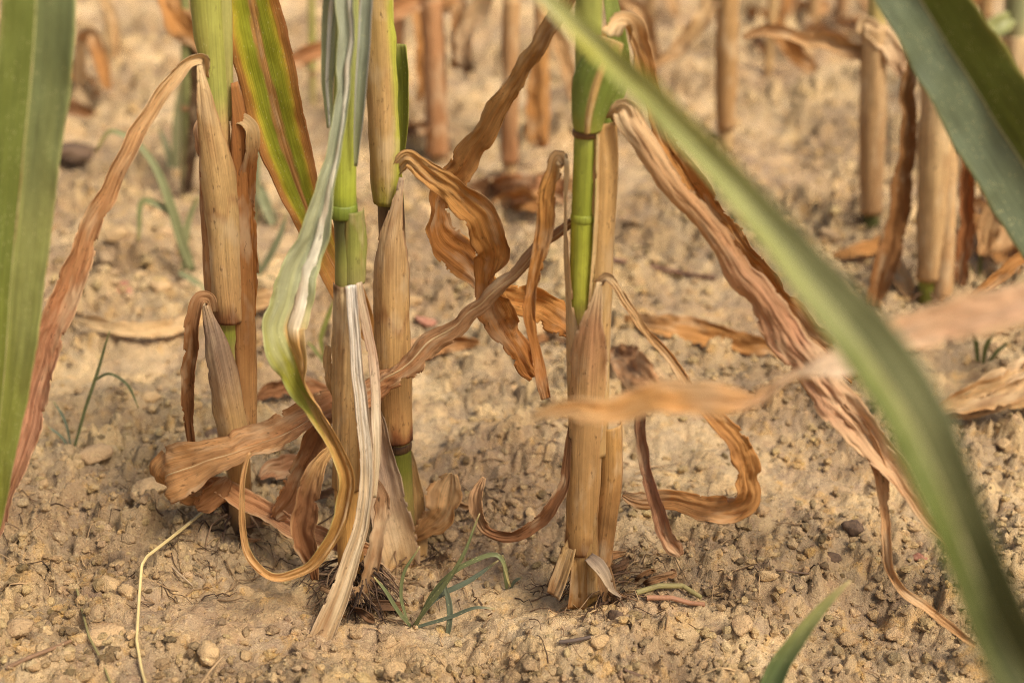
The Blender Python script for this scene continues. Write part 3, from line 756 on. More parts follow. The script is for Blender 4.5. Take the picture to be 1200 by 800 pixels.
sweep('leaf', Cp, [(468, 500, .012, 8, 0, 60), (482, 560, .006, 20, 0, 90), (488, 620, .0, 26, 0, 60), (492, 655, -.004, 18, 0, 40)], M_SHEATH, along((0, TAN), (1, c(204, 160, 102))), YC, 'leaf', 13, 40, pleat=.001)
sweep('leaf', Cp, [(486, 628, .0, 12, 0, 60), (502, 618, -.004, 30, 20, 60, .2), (518, 598, -.004, 40, 30, 50, .2), (526, 570, .0, 40, 40, 40), (528, 556, .002, 12, 40, 30)], M_DRY, along((0, c(186, 136, 84)), (.5, c(214, 170, 112)), (1, c(228, 194, 142)), edge=ORANGE), YC, 'leaf', 17, 40, ripple=.2, rlen=.02, crinkle=.0015)
roots(Cp, 14, 0.042, [c(110, 84, 62), c(84, 64, 48), c(150, 118, 86)], 5)

# ------------------------------------------------------------------ plant with the flayed white sheath
B, YB = plant(412, 692, 'maize plant with torn whitish sheath in strips and a pale bluish-green kinked leaf')
st = stalk(B, YB, [(408, -190, 26), (407, 0, 27), (405, 120, 29), (402, 200, 31), (402, 240, 32), (404, 262, 26), (406, 330, 27), (405, 430, 28), (406, 560, 29), (410, 640, 30), (414, 705, 32)],
           bypy((-100, c(150, 168, 100)), (60, c(158, 172, 96)), (150, c(160, 174, 72)), (225, c(146, 166, 52)), (240, c(112, 136, 44)), (252, c(70, 76, 36)), (275, c(84, 82, 44)), (300, c(128, 136, 62)), (330, c(150, 142, 74)), (350, c(196, 152, 90)), (560, c(198, 150, 84)), (640, c(202, 150, 80)), (700, c(170, 124, 70))))
node_ring(B, st, YB, 402, 246, 33, c(104, 130, 42), h=8)
sweep('sheath', B, [(411, 245, .0, 30, 40, 130), (413, 275, .0, 30, 35, 150), (414, 330, .0, 28, 30, 160)], M_SHEATH, along((0, c(122, 122, 56)), (.5, c(146, 146, 70)), (1, c(156, 146, 84)), edge=c(150, 120, 70)), YB, 'axis', 13, 30)
# broken sheath: standing part and three peeled strips
def striped(f):
    def k(s_, t, v, py, seed):
        q_ = f(s_, t, v, py, seed)
        w_ = (ss(.05, .5, noise(s_ * 3.6 + .5 * noise(v * 9, 1.0, seed), v * 3.5, seed + 21)) * .75)[..., None]
        return q_ * (1 - w_) + q_ * np.array([.60, .50, .40]) * w_
    return k
sweep('sheath', B, [(407, 331, -.003, 31, 5, 200), (407, 345, -.003, 31, 5, 205), (407, 420, -.003, 32, -5, 190), (407, 500, -.002, 32, -15, 170), (408, 570, -.001, 32, -20, 150)],
      M_SHEATH, striped(along((0, c(120, 86, 56)), (.04, c(214, 186, 140)), (.3, c(208, 172, 118)), (.6, c(204, 162, 104)), (1, c(202, 160, 100)), edge=c(150, 110, 76), ew=.1)), YB, 'axis', 29, 70, pleat=.0016, crinkle=.0006)
sweep('sheath', B, [(411, 334, -.022, 14, 10, 60), (417, 420, -.024, 15, 10, 80), (426, 500, -.026, 17, 10, 80), (429, 560, -.028, 18, 5, 80), (424, 610, -.034, 19, 0, 80), (410, 660, -.044, 24, 0, 90), (392, 710, -.056, 28, 0, 80), (370, 760, -.068, 32, 0, 70), (345, 815, -.08, 34, 0, 60)],
      M_SHEATH, striped(along((0, WHITE), (.35, c(230, 214, 186)), (.6, c(218, 196, 158)), (.8, c(200, 170, 126)), (1, c(200, 170, 130)), edge=c(176, 148, 116), ew=.2)), YB, 'leaf', 17, 110, pleat=.0034, crinkle=.0009)
sweep('sheath', B, [(420, 331, -.018, 9, 30, 40), (425, 372, -.018, 13, 30, 50), (434, 410, -.018, 14, 30, 70), (438, 470, -.020, 15, 30, 80), (440, 530, -.021, 12, 30, 80), (437, 583, -.022, 5, 30, 60)],
      M_SHEATH, striped(along((0, c(206, 184, 150)), (.3, c(190, 160, 130)), (.6, c(226, 206, 172)), (1, c(214, 188, 146)), edge=c(160, 124, 96), ew=.25)), YB, 'leaf', 11, 60, pleat=.0016, crinkle=.0008)
sweep('sheath', B, [(438, 560, -.008, 8, 20, 60), (446, 580, -.010, 18, 20, 80), (443, 620, -.014, 18, 10, 80), (436, 660, -.018, 20, 0, 70), (424, 690, -.022, 16, -10, 60), (400, 700, -.026, 12, -20, 60), (376, 690, -.026, 6, -20, 60)],
      M_SHEATH, along((0, c(120, 88, 60)), (.3, c(170, 130, 90)), (.7, c(188, 150, 104)), (1, c(176, 140, 98)), edge=DKBR, ew=.25), YB, 'leaf', 13, 60, pleat=.0018, crinkle=.0014, fray=.3)
sweep('sheath', B, [(424, 690, -.02, 12, 0, 120), (432, 706, -.02, 26, 0, 120), (428, 724, -.022, 18, 0, 120)], M_SHEATH, along((0, c(190, 150, 100)), (.5, c(220, 186, 136)), (1, c(184, 144, 96))), YB, 'leaf', 11, 20, pleat=.0012)
# pale bluish-green leaf with a thick white midrib, kinked and browned below
def kinked(s_, t, v, py, seed):
    a = along((0, c(158, 170, 138)), (.2, c(156, 172, 138)), (.40, c(164, 172, 124)), (.475, c(164, 168, 100)), (.50, c(160, 162, 60)), (.545, c(156, 156, 54)), (.575, c(178, 146, 72)), (.61, c(190, 144, 78)), (.78, c(178, 130, 68)), (.86, c(198, 150, 92)), (1, c(212, 164, 108)), edge=c(190, 190, 120), ew=.08)(s_, t, v, py, seed)
    b = along((0, c(158, 170, 138)), (.44, c(206, 186, 140)), (.49, c(196, 152, 88)), (.6, c(186, 138, 74)), (.7, c(180, 132, 70)), (.86, c(198, 150, 92)), (1, c(212, 164, 108)))(s_, t, v, py, seed)
    w_ = (ss(.0, .16, s_ + .05 * noise(v * 30, s_, seed)) * ss(.40, .47, t))[..., None]
    return a * (1 - w_) + b * w_
sweep('leaf', B, [(402, -110, -.006, 30, 0, 120, .3), (404, -20, -.008, 30, 0, 120, .3), (404, 60, -.012, 25, 0, 130, .4), (399, 130, -.018, 22, 0, 130, .4), (386, 200, -.026, 25, 0, 110, .4), (370, 255, -.032, 36, 10, 80, .35), (352, 310, -.038, 46, 10, 60, .3), (336, 360, -.046, 52, 5, 50, .3), (330, 388, -.052, 54, 0, 50, .35), (333, 398, -.054, 54, -10, 60, .45), (350, 438, -.050, 40, -25, 70, .5), (372, 485, -.050, 27, -20, 90, .5), (393, 525, -.052, 22, 0, 110, .5), (404, 556, -.054, 23, 0, 110, .45), (400, 600, -.055, 22, 0, 110, .4), (384, 640, -.056, 18, 0, 110, .4), (352, 672, -.058, 14, 0, 110, .3), (316, 676, -.060, 11, 0, 120, .3), (293, 658, -.062, 11, 0, 120), (285, 622, -.062, 9, 0, 120), (284, 580, -.062, 8, 0, 120), (287, 552, -.060, 6, 0, 100), (293, 532, -.058, 2, 0, 60)],
      M_GREEN, kinked, YB, 'leaf', 23, 220, ripple=.09, rlen=.03, crinkle=.0012, pleat=.0009, wild=.6,
      midrib=([(0, c(206, 208, 180)), (.3, c(214, 208, 180)), (.42, c(222, 210, 182)), (.455, c(222, 200, 160)), (.47, c(196, 150, 88)), (1, c(190, 144, 88))], .30, .0010, .45))
sweep('leaf', B, [(386, 150, -.004, 6, -10, 60), (383, 90, -.002, 16, -10, 80), (387, 20, .0, 24, -10, 90), (394, -60, .0, 26, -10, 90), (400, -120, .0, 26, -10, 90)], M_GREEN, along((0, c(150, 166, 110)), (1, c(172, 184, 150))), YB, 'leaf', 13, 40, midrib=([(0, c(214, 212, 190)), (1, c(232, 230, 216))], .3, .001))
sweep('leaf', B, [(417, 195, -.010, 4, 20, 60), (420, 150, -.012, 12, 20, 90), (425, 80, -.014, 17, 20, 100), (430, 0, -.016, 18, 20, 100), (434, -90, -.016, 18, 20, 100)], M_GREEN, along((0, c(150, 164, 112)), (.5, BLUEG), (1, c(150, 170, 140)), edge=c(208, 200, 190), ew=.2), YB, 'leaf', 13, 50)
sweep('leaf', B, [(386, 405, .004, 10, -20, 60), (383, 420, .004, 14, -30, 60), (388, 450, .004, 10, -20, 60), (396, 480, .004, 6, 0, 40)], M_DRY, along((0, c(214, 180, 128)), (1, TAN)), YB, 'leaf', 9, 24, crinkle=.001)
# dead brown leaves hanging in the gap to the left
sweep('leaf', B, [(392, 520, -.02, 8, 0, 60), (374, 545, -.026, 22, 20, 90, .3), (358, 590, -.030, 30, 20, 80, .3), (354, 630, -.034, 30, 10, 80, .3), (364, 655, -.036, 20, 0, 90), (366, 682, -.038, 8, 0, 60)],
      M_DRY, along((0, TAN), (.4, c(164, 116, 76)), (.75, c(150, 102, 64)), (1, c(120, 78, 46)), edge=c(206, 160, 110), ew=.14), YB, 'leaf', 17, 60, crinkle=.0018, pleat=.0016, ripple=.12, rlen=.02)
sweep('leaf', B, [(392, 480, .03, 12, 0, 50), (372, 520, .03, 34, 10, 60, .2), (350, 560, .028, 38, 20, 60, .2), (334, 592, .024, 30, 10, 60), (322, 610, .02, 10, 0, 40)],
      M_DRY, along((0, c(170, 122, 80)), (.5, c(160, 112, 72)), (1, c(146, 98, 62)), edge=ORANGE, ew=.12), YB, 'leaf', 15, 50, crinkle=.002, pleat=.0016, ripple=.14)
roots(B, 110, .045, [c(120, 94, 72), c(84, 66, 52), c(160, 130, 98)], 4, rise=.03)
roots(B, 60, .03, [c(90, 70, 54), c(70, 56, 46)], 14, rise=.035, dx=.012, dy=-.02)

# ------------------------------------------------------------------ left plant
A, YA = plant(278, 622, 'maize plant with folded stub leaf, leaning grey sheath and long drooping brown leaf')
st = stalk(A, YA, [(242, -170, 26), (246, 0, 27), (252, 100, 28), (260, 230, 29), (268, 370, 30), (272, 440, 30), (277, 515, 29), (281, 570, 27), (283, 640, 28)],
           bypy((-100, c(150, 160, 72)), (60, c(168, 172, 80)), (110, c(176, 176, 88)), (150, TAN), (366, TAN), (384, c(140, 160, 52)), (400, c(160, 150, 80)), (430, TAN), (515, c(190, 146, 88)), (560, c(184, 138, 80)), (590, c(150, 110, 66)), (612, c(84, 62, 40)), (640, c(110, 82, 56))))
node_ring(A, st, YA, 277, 518, 31, c(176, 130, 76), h=5)
sweep('sheath', A, [(232, -150, -.001, 24, -20, 190), (237, 0, -.001, 26, -20, 180), (243, 55, -.001, 24, -20, 140), (247, 84, -.001, 18, -20, 90)], M_GREEN, along((0, c(160, 170, 92)), (.6, c(166, 172, 78)), (1, c(176, 164, 80)), edge=c(196, 186, 110)), YA, 'axis', 13, 40)
sweep('sheath', A, [(262, -150, .004, 18, 20, 190), (262, 0, .004, 18, 20, 190), (264, 70, .004, 17, 20, 190), (266, 140, .004, 15, 20, 190)], M_GREEN, along((0, c(176, 178, 100)), (.7, c(190, 184, 104)), (1, c(196, 176, 104))), YA, 'axis', 11, 36)
sweep('sheath', A, [(234, 74, -.013, 18, -5, 40), (239, 100, -.012, 30, -5, 56), (247, 150, -.009, 37, -5, 100), (254, 195, -.007, 38, -3, 150), (259, 232, -.005, 38, 0, 190), (264, 300, -.004, 37, 0, 195), (269, 374, -.003, 34, 5, 190)],
      M_SHEATH, along((0, PALE), (.1, c(206, 170, 116)), (.5, c(204, 166, 108)), (.53, c(186, 144, 94)), (.57, c(210, 174, 116)), (.95, c(204, 160, 104)), (1, c(140, 92, 56)), edge=c(170, 116, 70), ew=.12), YA, 'axis', 21, 80, pleat=.0005)
sweep('sheath', A, [(268, 95, .004, 22, 40, 60), (274, 150, .004, 34, 45, 110), (278, 240, .004, 36, 45, 150), (281, 340, .003, 34, 45, 150), (285, 430, .002, 30, 45, 150), (288, 520, .002, 26, 45, 130)],
      M_SHEATH, along((0, c(176, 120, 66)), (.3, c(170, 112, 60)), (.7, c(186, 134, 78)), (1, c(196, 150, 96)), edge=c(150, 96, 54), ew=.2), YA, 'axis', 15, 70, pleat=.0012, crinkle=.0006)
sweep('sheath', A, [(248, 200, .004, 26, -50, 90), (254, 290, .003, 32, -50, 110), (260, 370, .002, 32, -50, 100), (264, 420, .002, 30, -50, 80)],
      M_SHEATH, along((0, c(166, 108, 62)), (.5, c(190, 138, 84)), (1, c(190, 142, 90))), YA, 'axis', 11, 40, pleat=.001)
sweep('sheath', A, [(242, 354, -.018, 18, -15, 50), (250, 384, -.016, 28, -10, 100), (262, 440, -.012, 32, -5, 180), (271, 490, -.008, 36, 0, 200), (276, 522, -.006, 38, 0, 210)],
      M_SHEATH, along((0, c(196, 164, 124)), (.15, c(160, 134, 110)), (.45, c(170, 140, 108)), (.75, c(200, 160, 104)), (1, c(208, 168, 110)), edge=c(150, 112, 76), ew=.12), YA, 'axis', 19, 60, pleat=.0005)
sweep('leaf', A, [(276, 150, .004, 10, 20, 60), (279, 141, .0, 18, 30, 80), (288, 146, -.004, 20, 50, 80), (291, 170, -.004, 20, 40, 80), (288, 220, -.002, 22, 20, 90), (290, 290, .0, 20, 20, 90), (294, 340, .002, 14, 20, 60), (296, 372, .002, 5, 20, 40)],
      M_DRY, along((0, PALE), (.15, c(214, 180, 124)), (.28, c(170, 112, 60)), (.6, c(176, 116, 58)), (1, c(190, 130, 70))), YA, 'leaf', 13, 50, crinkle=.0012, pleat=.001)
sweep('leaf', A, [(238, 140, .002, 8, -20, 60), (233, 150, -.002, 14, -30, 70), (232, 172, -.002, 14, -30, 70), (237, 192, .0, 5, -20, 50)], M_DRY, along((0, c(206, 168, 126)), (1, c(190, 144, 104))), YA, 'leaf', 9, 24, crinkle=.001)
# long drooping leaf
sweep('leaf', A, [(240, 90, -.008, 12, 0, 150), (236, 70, -.012, 17, 0, 150), (222, 72, -.018, 19, 0, 150, .3), (196, 102, -.028, 22, 0, 140, .35), (162, 152, -.042, 25, 0, 130, .4), (130, 212, -.056, 28, 0, 120, .4), (102, 275, -.068, 32, -5, 100, .4), (76, 340, -.080, 40, -10, 80, .35), (54, 405, -.090, 46, -10, 70, .3), (34, 475, -.100, 44, -5, 80, .35), (14, 550, -.110, 34, 0, 100, .4), (-6, 625, -.118, 20, 0, 100, .4), (-16, 670, -.122, 6, 0, 60)],
      M_DRY, along((0, PALE), (.1, c(212, 176, 124)), (.3, c(196, 150, 100)), (.5, c(178, 124, 82)), (.7, c(196, 146, 110)), (1, c(190, 144, 108)), edge=c(216, 180, 136), ew=.1), YA, 'leaf', 21, 130, crinkle=.0012, pleat=.0018, ripple=.08, rlen=.03)
# folded stub
sweep('leaf', A, [(250, 366, -.016, 10, 0, 90), (244, 352, -.020, 16, 0, 100), (234, 352, -.024, 18, -10, 110), (228, 372, -.026, 20, -10, 120, .4), (224, 420, -.026, 21, 0, 120, .4), (220, 470, -.026, 19, 0, 120, .4), (223, 528, -.026, 8, 0, 100)],
      M_DRY, along((0, c(206, 166, 118)), (.12, c(170, 126, 84)), (.3, c(140, 96, 58)), (1, c(128, 84, 48)), edge=c(160, 112, 68), ew=.12), YA, 'leaf', 15, 60, crinkle=.0014, pleat=.0014)
# broad green and yellow leaf with dead brown margins, and its orange tip
sweep('leaf', A, [(262, -150, .02, 30, 0, 40), (280, -80, .03, 54, 0, 30), (294, 0, .04, 66, 0, 20, .12), (306, 60, .048, 70, 0, 15, .12), (322, 130, .056, 66, 0, 15, .12), (343, 200, .064, 54, 0, 20, .15), (362, 250, .070, 42, 0, 25, .15), (384, 300, .078, 40, 5, 30, .1), (408, 345, .084, 38, 5, 30, .1), (428, 385, .088, 24, 5, 30), (442, 412, .09, 4, 0, 20)],
      M_GREEN, across((0, c(186, 138, 76)), (.10, c(186, 138, 76)), (.16, c(150, 164, 46)), (.50, c(158, 168, 44)), (.64, c(214, 192, 64)), (.73, c(204, 146, 70)), (1, c(176, 118, 66)), tip=(c(190, 132, 66), .72)), YA, 'leaf', 27, 120, ripple=.06, rlen=.05, crinkle=.0008, midrib=([(0, c(192, 146, 84)), (1, c(182, 128, 72))], .10, .0008))
sweep('leaf', A, [(268, 560, -.03, 10, 0, 60), (256, 574, -.034, 30, 10, 60, .2), (242, 586, -.036, 30, 0, 60, .2), (228, 596, -.036, 10, 0, 40)], M_DRY, along((0, c(150, 104, 64)), (1, c(176, 124, 78))), YA, 'leaf', 13, 30, crinkle=.002, ripple=.2)
roots(A, 16, 0.049, [c(96, 74, 58), c(74, 58, 46), c(140, 112, 84)], 6)

# ------------------------------------------------------------------ rows behind
def back_plant(base, label, rows, cols, sheaths=(), leaves=(), rseed=20):
    o, Y = plant(base[0], base[1], label)
    straw_ = c(204, 176, 122)
    rows = [(*r_[:-1], r_[-1] * .88) for r_ in rows]
    sheaths = [([(*r_[:3], r_[3] * .9, *r_[4:]) for r_ in q_], cf) for q_, cf in sheaths]
    cols = [(p_, k_ * .5 + straw_ * .5 if k_[0] > k_[1] * 1.08 else k_) for p_, k_ in cols]
    s_ = stalk(o, Y, rows, bypy(*cols), nu=17, nv=60)
    if len(rows) > 3:
        a_ = rows[len(rows) // 2]
        node_ring(o, s_, Y, a_[0], a_[1] + 6, a_[-1] * 1.06, c(150, 112, 72), h=3)
    for (r_, cf) in sheaths:
        sweep('sheath', o, r_, M_SHEATH, cf, Y, 'axis', 13, 44, pleat=.0008, crinkle=.0005)
    for (r_, cf, m_) in leaves:
        sweep('leaf', o, r_, m_, cf, Y, 'leaf', 13, 56, crinkle=.002, pleat=.0016, ripple=.12, rlen=.03)
    roots(o, 12, .06, [c(110, 84, 62), c(150, 120, 90)], rseed)
    return o, Y

TT = along((0, PALE), (.5, c(212, 176, 122)), (1, c(202, 160, 108)), edge=BROWN)
PK = along((0, c(214, 176, 124)), (.5, c(204, 164, 112)), (1, c(190, 148, 100)), edge=BROWN)
OR = along((0, c(210, 160, 100)), (.5, c(196, 142, 80)), (1, c(182, 130, 74)), edge=BROWN)
DB = along((0, c(150, 108, 62)), (.5, c(140, 98, 56)), (1, c(160, 112, 66)), edge=DKBR)

back_plant((1091, 352), 'light tan maize stalk with green foot between two dark brown hanging leaves',
    [(1098, -180, 32), (1096, 0, 33), (1094, 120, 33), (1093, 235, 34), (1090, 330, 31), (1090, 370, 30)],
    [(-100, c(190, 170, 110)), (30, c(190, 172, 110)), (80, c(212, 170, 112)), (228, c(210, 168, 110)), (235, c(190, 146, 92)), (243, c(212, 170, 112)), (312, c(206, 164, 104)), (326, c(150, 150, 60)), (345, c(124, 134, 52)), (362, c(130, 100, 60))],
    [([(1100, 60, -.003, 40, 10, 170), (1097, 150, -.003, 40, 10, 180), (1094, 240, -.002, 40, 10, 190), (1090, 325, -.001, 37, 10, 190)], TT),
     ([(1112, 130, -.002, 22, 20, 170), (1110, 220, -.004, 24, 20, 170), (1106, 300, -.006, 26, 20, 170), (1102, 356, -.008, 26, 20, 160)], PK)],
    [([(1070, 20, -.01, 18, 0, 120), (1066, 90, -.014, 24, 0, 120, .4), (1062, 160, -.018, 26, 0, 120, .4), (1055, 225, -.022, 30, 0, 110, .4), (1044, 280, -.026, 32, -10, 80, .3), (1032, 320, -.03, 30, 0, 80, .3), (1022, 362, -.036, 22, 0, 60)], DB, M_DRY),
     ([(1112, 140, .0, 12, 0, 100), (1124, 150, -.004, 16, 10, 100, .3), (1132, 200, -.004, 22, 10, 100, .4), (1132, 260, -.004, 24, 0, 90, .4), (1128, 310, -.006, 20, 0, 80, .4), (1126, 342, -.01, 12, 0, 60)], along((0, c(196, 140, 90)), (.4, c(170, 112, 66)), (1, c(160, 106, 62)), edge=DKBR), M_DRY),
     ([(1090, 40, .01, 14, 0, 60), (1076, 20, .02, 24, 0, 60), (1060, 0, .03, 26, 0, 60), (1040, -50, .04, 24, 0, 60)], PK, M_DRY)], 21)
back_plant((1020, 268), 'slim pinkish-tan maize stalk with a dark green foot and pale drooping collar leaf',
    [(1030, -150, 24), (1028, 0, 25), (1026, 160, 26), (1022, 245, 23), (1020, 280, 22)],
    [(-100, c(176, 166, 84)), (20, c(184, 170, 84)), (40, c(206, 160, 108)), (150, c(200, 152, 102)), (160, c(182, 132, 86)), (168, c(204, 158, 106)), (244, c(196, 150, 98)), (252, c(88, 92, 48)), (266, c(82, 92, 44)), (276, c(120, 92, 60))],
    [([(1024, 30, -.003, 34, 0, 180), (1023, 100, -.003, 32, 0, 190), (1022, 165, -.002, 31, 0, 200), (1020, 248, -.001, 28, 0, 200)], PK)],
    [([(1016, 40, -.006, 14, 0, 100), (1014, 32, -.01, 22, 0, 80), (1030, 40, -.014, 26, 10, 80), (1046, 62, -.016, 26, 10, 70), (1056, 92, -.016, 12, 0, 60)], along((0, PALE), (1, c(226, 192, 150))), M_DRY),
     ([(1018, 70, .004, 12, 0, 120), (1005, 62, .004, 20, 0, 110, .3), (975, 53, .006, 24, 0, 110, .3), (935, 47, .01, 22, 0, 110, .3), (895, 42, .014, 18, 0, 110, .3), (868, 46, .016, 8, 0, 80)], PK, M_DRY)], 22)
back_plant((850, 186), 'straight bare greyish-tan maize stalk standing alone on the open soil',
    [(851, -120, 22), (852, 0, 23), (851, 100, 23), (850, 160, 21), (849, 196, 20)],
    [(-100, c(190, 150, 96)), (0, c(190, 150, 98)), (150, c(178, 136, 88)), (196, c(140, 104, 70))],
    [([(852, -100, -.002, 28, 5, 200), (852, 0, -.002, 28, 5, 200), (851, 100, -.002, 27, 5, 200), (850, 150, -.001, 26, 5, 190)], along((0, c(196, 156, 100)), (1, c(180, 138, 88)), edge=BROWN))],
    [([(846, -30, .0, 14, 0, 90), (834, 4, -.004, 24, 0, 80, .2), (812, 40, -.01, 24, 0, 80, .3), (788, 66, -.014, 18, 0, 80, .3), (762, 80, -.018, 7, 0, 60)], TT, M_DRY)], 23)
back_plant((513, 190), 'pinkish-brown maize stalk behind the crumpled orange leaf, topped by a brown bent leaf',
    [(505, -120, 20), (508, 0, 22), (511, 90, 24), (513, 160, 24), (514, 200, 23)],
    [(-100, c(186, 132, 90)), (0, c(190, 140, 94)), (120, c(184, 132, 88)), (196, c(150, 106, 70))],
    [([(506, 0, -.002, 28, 0, 190), (510, 90, -.002, 29, 0, 190), (513, 180, -.002, 29, 0, 170)], along((0, c(198, 146, 98)), (1, c(178, 128, 84)), edge=BROWN))],
    [([(506, 6, .0, 14, 0, 100), (488, 6, -.006, 20, 0, 90, .2), (455, 20, -.014, 24, 0, 90, .3), (410, 44, -.02, 22, 0, 90, .3), (350, 70, -.028, 22, 0, 80, .3), (300, 86, -.034, 10, 0, 60)], along((0, c(200, 150, 100)), (1, c(196, 140, 92))), M_DRY),
     ([(518, 10, -.004, 16, 10, 80), (530, 4, -.01, 22, 20, 70), (538, 30, -.012, 20, 10, 80), (532, 80, -.012, 14, 0, 80)], OR, M_DRY),
     ([(574, -20, -.02, 16, 0, 80), (560, 10, -.022, 26, 20, 60, .2), (548, 36, -.022, 22, -20, 60, .2), (544, 62, -.022, 24, 10, 60, .2), (550, 84, -.022, 12, 0, 60)], along((0, PALE), (.8, c(222, 190, 146)), (.95, DKBR), (1, DKBR)), M_DRY)], 24)
back_plant((597, 204), 'thin brown maize stalk with a rumpled litter pile at its foot',
    [(599, -120, 17), (598, 0, 18), (597, 120, 18), (597, 215, 17)],
    [(-100, c(196, 156, 104)), (0, c(192, 150, 100)), (150, c(166, 118, 78)), (210, c(140, 98, 66))],
    [([(599, 0, -.002, 22, 0, 200), (598, 100, -.002, 22, 0, 200), (597, 190, -.002, 21, 0, 190)], along((0, c(200, 158, 106)), (1, c(166, 118, 78)), edge=BROWN))], [], 25)
back_plant((634, 172), 'dull orange maize stalk with loose hanging leaf shreds behind the green-stemmed plant',
    [(634, -120, 15), (634, 0, 16), (634, 100, 17), (634, 182, 15)],
    [(-100, c(200, 146, 90)), (0, c(196, 140, 86)), (180, c(176, 122, 76))],
    [([(635, 0, -.002, 20, 0, 190), (635, 100, -.002, 20, 0, 190), (634, 170, -.002, 18, 0, 180)], OR)],
    [([(630, 60, -.004, 12, 0, 80), (626, 100, -.008, 22, 0, 80), (627, 150, -.01, 22, 0, 70), (630, 188, -.012, 10, 0, 60)], OR, M_DRY),
     ([(642, 10, -.004, 10, 0, 80), (652, 40, -.006, 18, 0, 80), (664, 80, -.008, 20, 0, 80), (672, 120, -.01, 10, 0, 60)], PK, M_DRY)], 26)
back_plant((1188, 172), 'thick grey-green maize stalk beyond the broad folded green leaf',
    [(1192, -150, 30), (1191, 0, 31), (1189, 100, 30), (1188, 182, 28)],
    [(-100, c(132, 140, 96)), (20, c(140, 140, 96)), (90, c(190, 150, 100)), (180, c(170, 124, 82))],
    [([(1190, 40, -.002, 36, 0, 190), (1189, 110, -.002, 36, 0, 190), (1188, 168, -.002, 34, 0, 180)], TT)],
    [([(1186, 20, -.01, 16, 0, 60), (1170, 30, -.016, 26, 0, 60, .3), (1150, 48, -.02, 24, 0, 60, .3), (1130, 74, -.024, 8, 0, 60)], along((0, c(150, 160, 90)), (1, c(176, 176, 120))), M_GREEN),
     ([(1180, 60, .0, 12, 0, 90), (1160, 90, .0, 22, 0, 90), (1150, 130, .0, 24, 0, 80), (1144, 180, .0, 14, 0, 60)], DB, M_DRY)], 27)
back_plant((215, 232), 'dark greenish thin maize stem behind the plant with the long brown leaf',
    [(216, -100, 11), (217, 0, 12), (218, 120, 13), (216, 240, 12)],
    [(-100, c(150, 150, 90)), (60, c(140, 140, 84)), (150, c(112, 110, 66)), (240, c(96, 80, 54))],
    [], [([(222, 30, .0, 12, 0, 90), (228, 90, .0, 16, 0, 100), (226, 160, -.004, 13, 0, 100), (220, 225, -.01, 9, 0, 90), (214, 258, -.014, 4, 0, 60)], along((0, c(110, 84, 56)), (1, c(84, 64, 48))), M_DRY),
         ([(212, 10, .0, 12, 0, 90), (196, -6, .0, 24, 10, 70), (206, 22, -.004, 34, 10, 60, .2), (226, 46, -.008, 26, 0, 60), (236, 62, -.01, 8, 0, 60)], OR, M_DRY)], 28)
back_plant((300, 262), 'bluish-green young maize stem standing between two larger plants',
    [(296, -100, 12), (297, 0, 13), (299, 150, 13), (300, 272, 12)],
    [(-100, c(150, 160, 110)), (100, c(132, 144, 100)), (200, c(120, 132, 92)), (270, c(120, 104, 70))],
    [], [([(300, 210, .0, 8, 0, 90), (310, 236, -.006, 14, 0, 80), (322, 268, -.012, 12, 0, 80), (330, 300, -.018, 4, 0, 60)], along((0, c(132, 146, 100)), (1, c(160, 164, 118))), M_GREEN)], 29)
back_plant((366, 128), 'slender yellow-green stem far behind the broad two-coloured leaf',
    [(364, -100, 9), (365, 0, 10), (366, 80, 10), (366, 136, 9)],
    [(-100, c(166, 160, 80)), (60, c(156, 152, 76)), (130, c(140, 116, 70))], [], [], 30)
back_plant((900, 88), 'leaning pale dry stalk at the edge of the far litter',
    [(912, -90, 15), (906, 0, 15), (900, 96, 13)],
    [(-100, c(206, 164, 110)), (90, c(196, 150, 98))], [],
    [([(905, 10, -.004, 12, 0, 80), (915, 40, -.01, 20, 0, 80), (940, 70, -.02, 22, 0, 70), (960, 88, -.03, 8, 0, 60)], OR, M_DRY)], 31)
# far row along the top edge
for i, (px, py, lab, cc_) in enumerate([
        (12, 58, 'brown far stalk behind the speckled broad green leaf', c(166, 116, 78)),
        (92, 108, 'short broken brown stalk with a crumpled leaf beside the far dark clod', c(150, 98, 62)),
        (130, 66, 'far stalk with a pale thin curved leaf hanging from it', c(190, 150, 106)),
        (760, 22, 'far tan stalk partly behind the arched dry leaf', c(196, 150, 100)),
        (952, 30, 'far brown stalk among a heap of orange leaf litter', c(170, 116, 70)),
        (985, 18, 'far reddish stalk beside a heap of orange leaf litter', c(176, 112, 72)),
        (440, 30, 'far dull stalk behind the plant with the dark green node', c(176, 134, 90))]):
    w_ = 15
    lv = [([(px, py - 60, -.01, 10, 0, 80), (px + 12 * (1 if i % 2 else -1), py - 66, -.02, 18, 0, 80, .2), (px + 26 * (1 if i % 2 else -1), py - 30, -.04, 20, 10, 70, .2), (px + 34 * (1 if i % 2 else -1), py - 2, -.06, 8, 0, 60)], (TT, OR, PK)[i % 3], M_DRY)]
    if i == 1:
        back_plant((px, py), lab, [(px + 2, py - 60, 14), (px + 1, py - 30, 16), (px, py + 8, 15)], [(-100, cc_), (300, cc_ * .8)], [], lv, 40 + i)
    elif i == 2:
        lv = [([(112, -60, -.01, 8, 0, 80), (118, -10, -.02, 14, 0, 80), (130, 18, -.03, 13, 0, 90), (136, 48, -.04, 9, 0, 80), (136, 74, -.05, 4, 0, 60)], TT, M_DRY)]
        back_plant((px, py), lab, [(px - 14, -120, 10), (px - 8, -20, 11), (px, py + 6, 10)], [(-100, cc_), (300, cc_ * .8)], [], lv, 40 + i)
    else:
        back_plant((px, py), lab, [(px + 4, -100, w_), (px + 2, py - 40, w_ + 1), (px, py + 8, w_)], [(-100, cc_ * 1.1), (300, cc_ * .8)], [], lv, 40 + i)
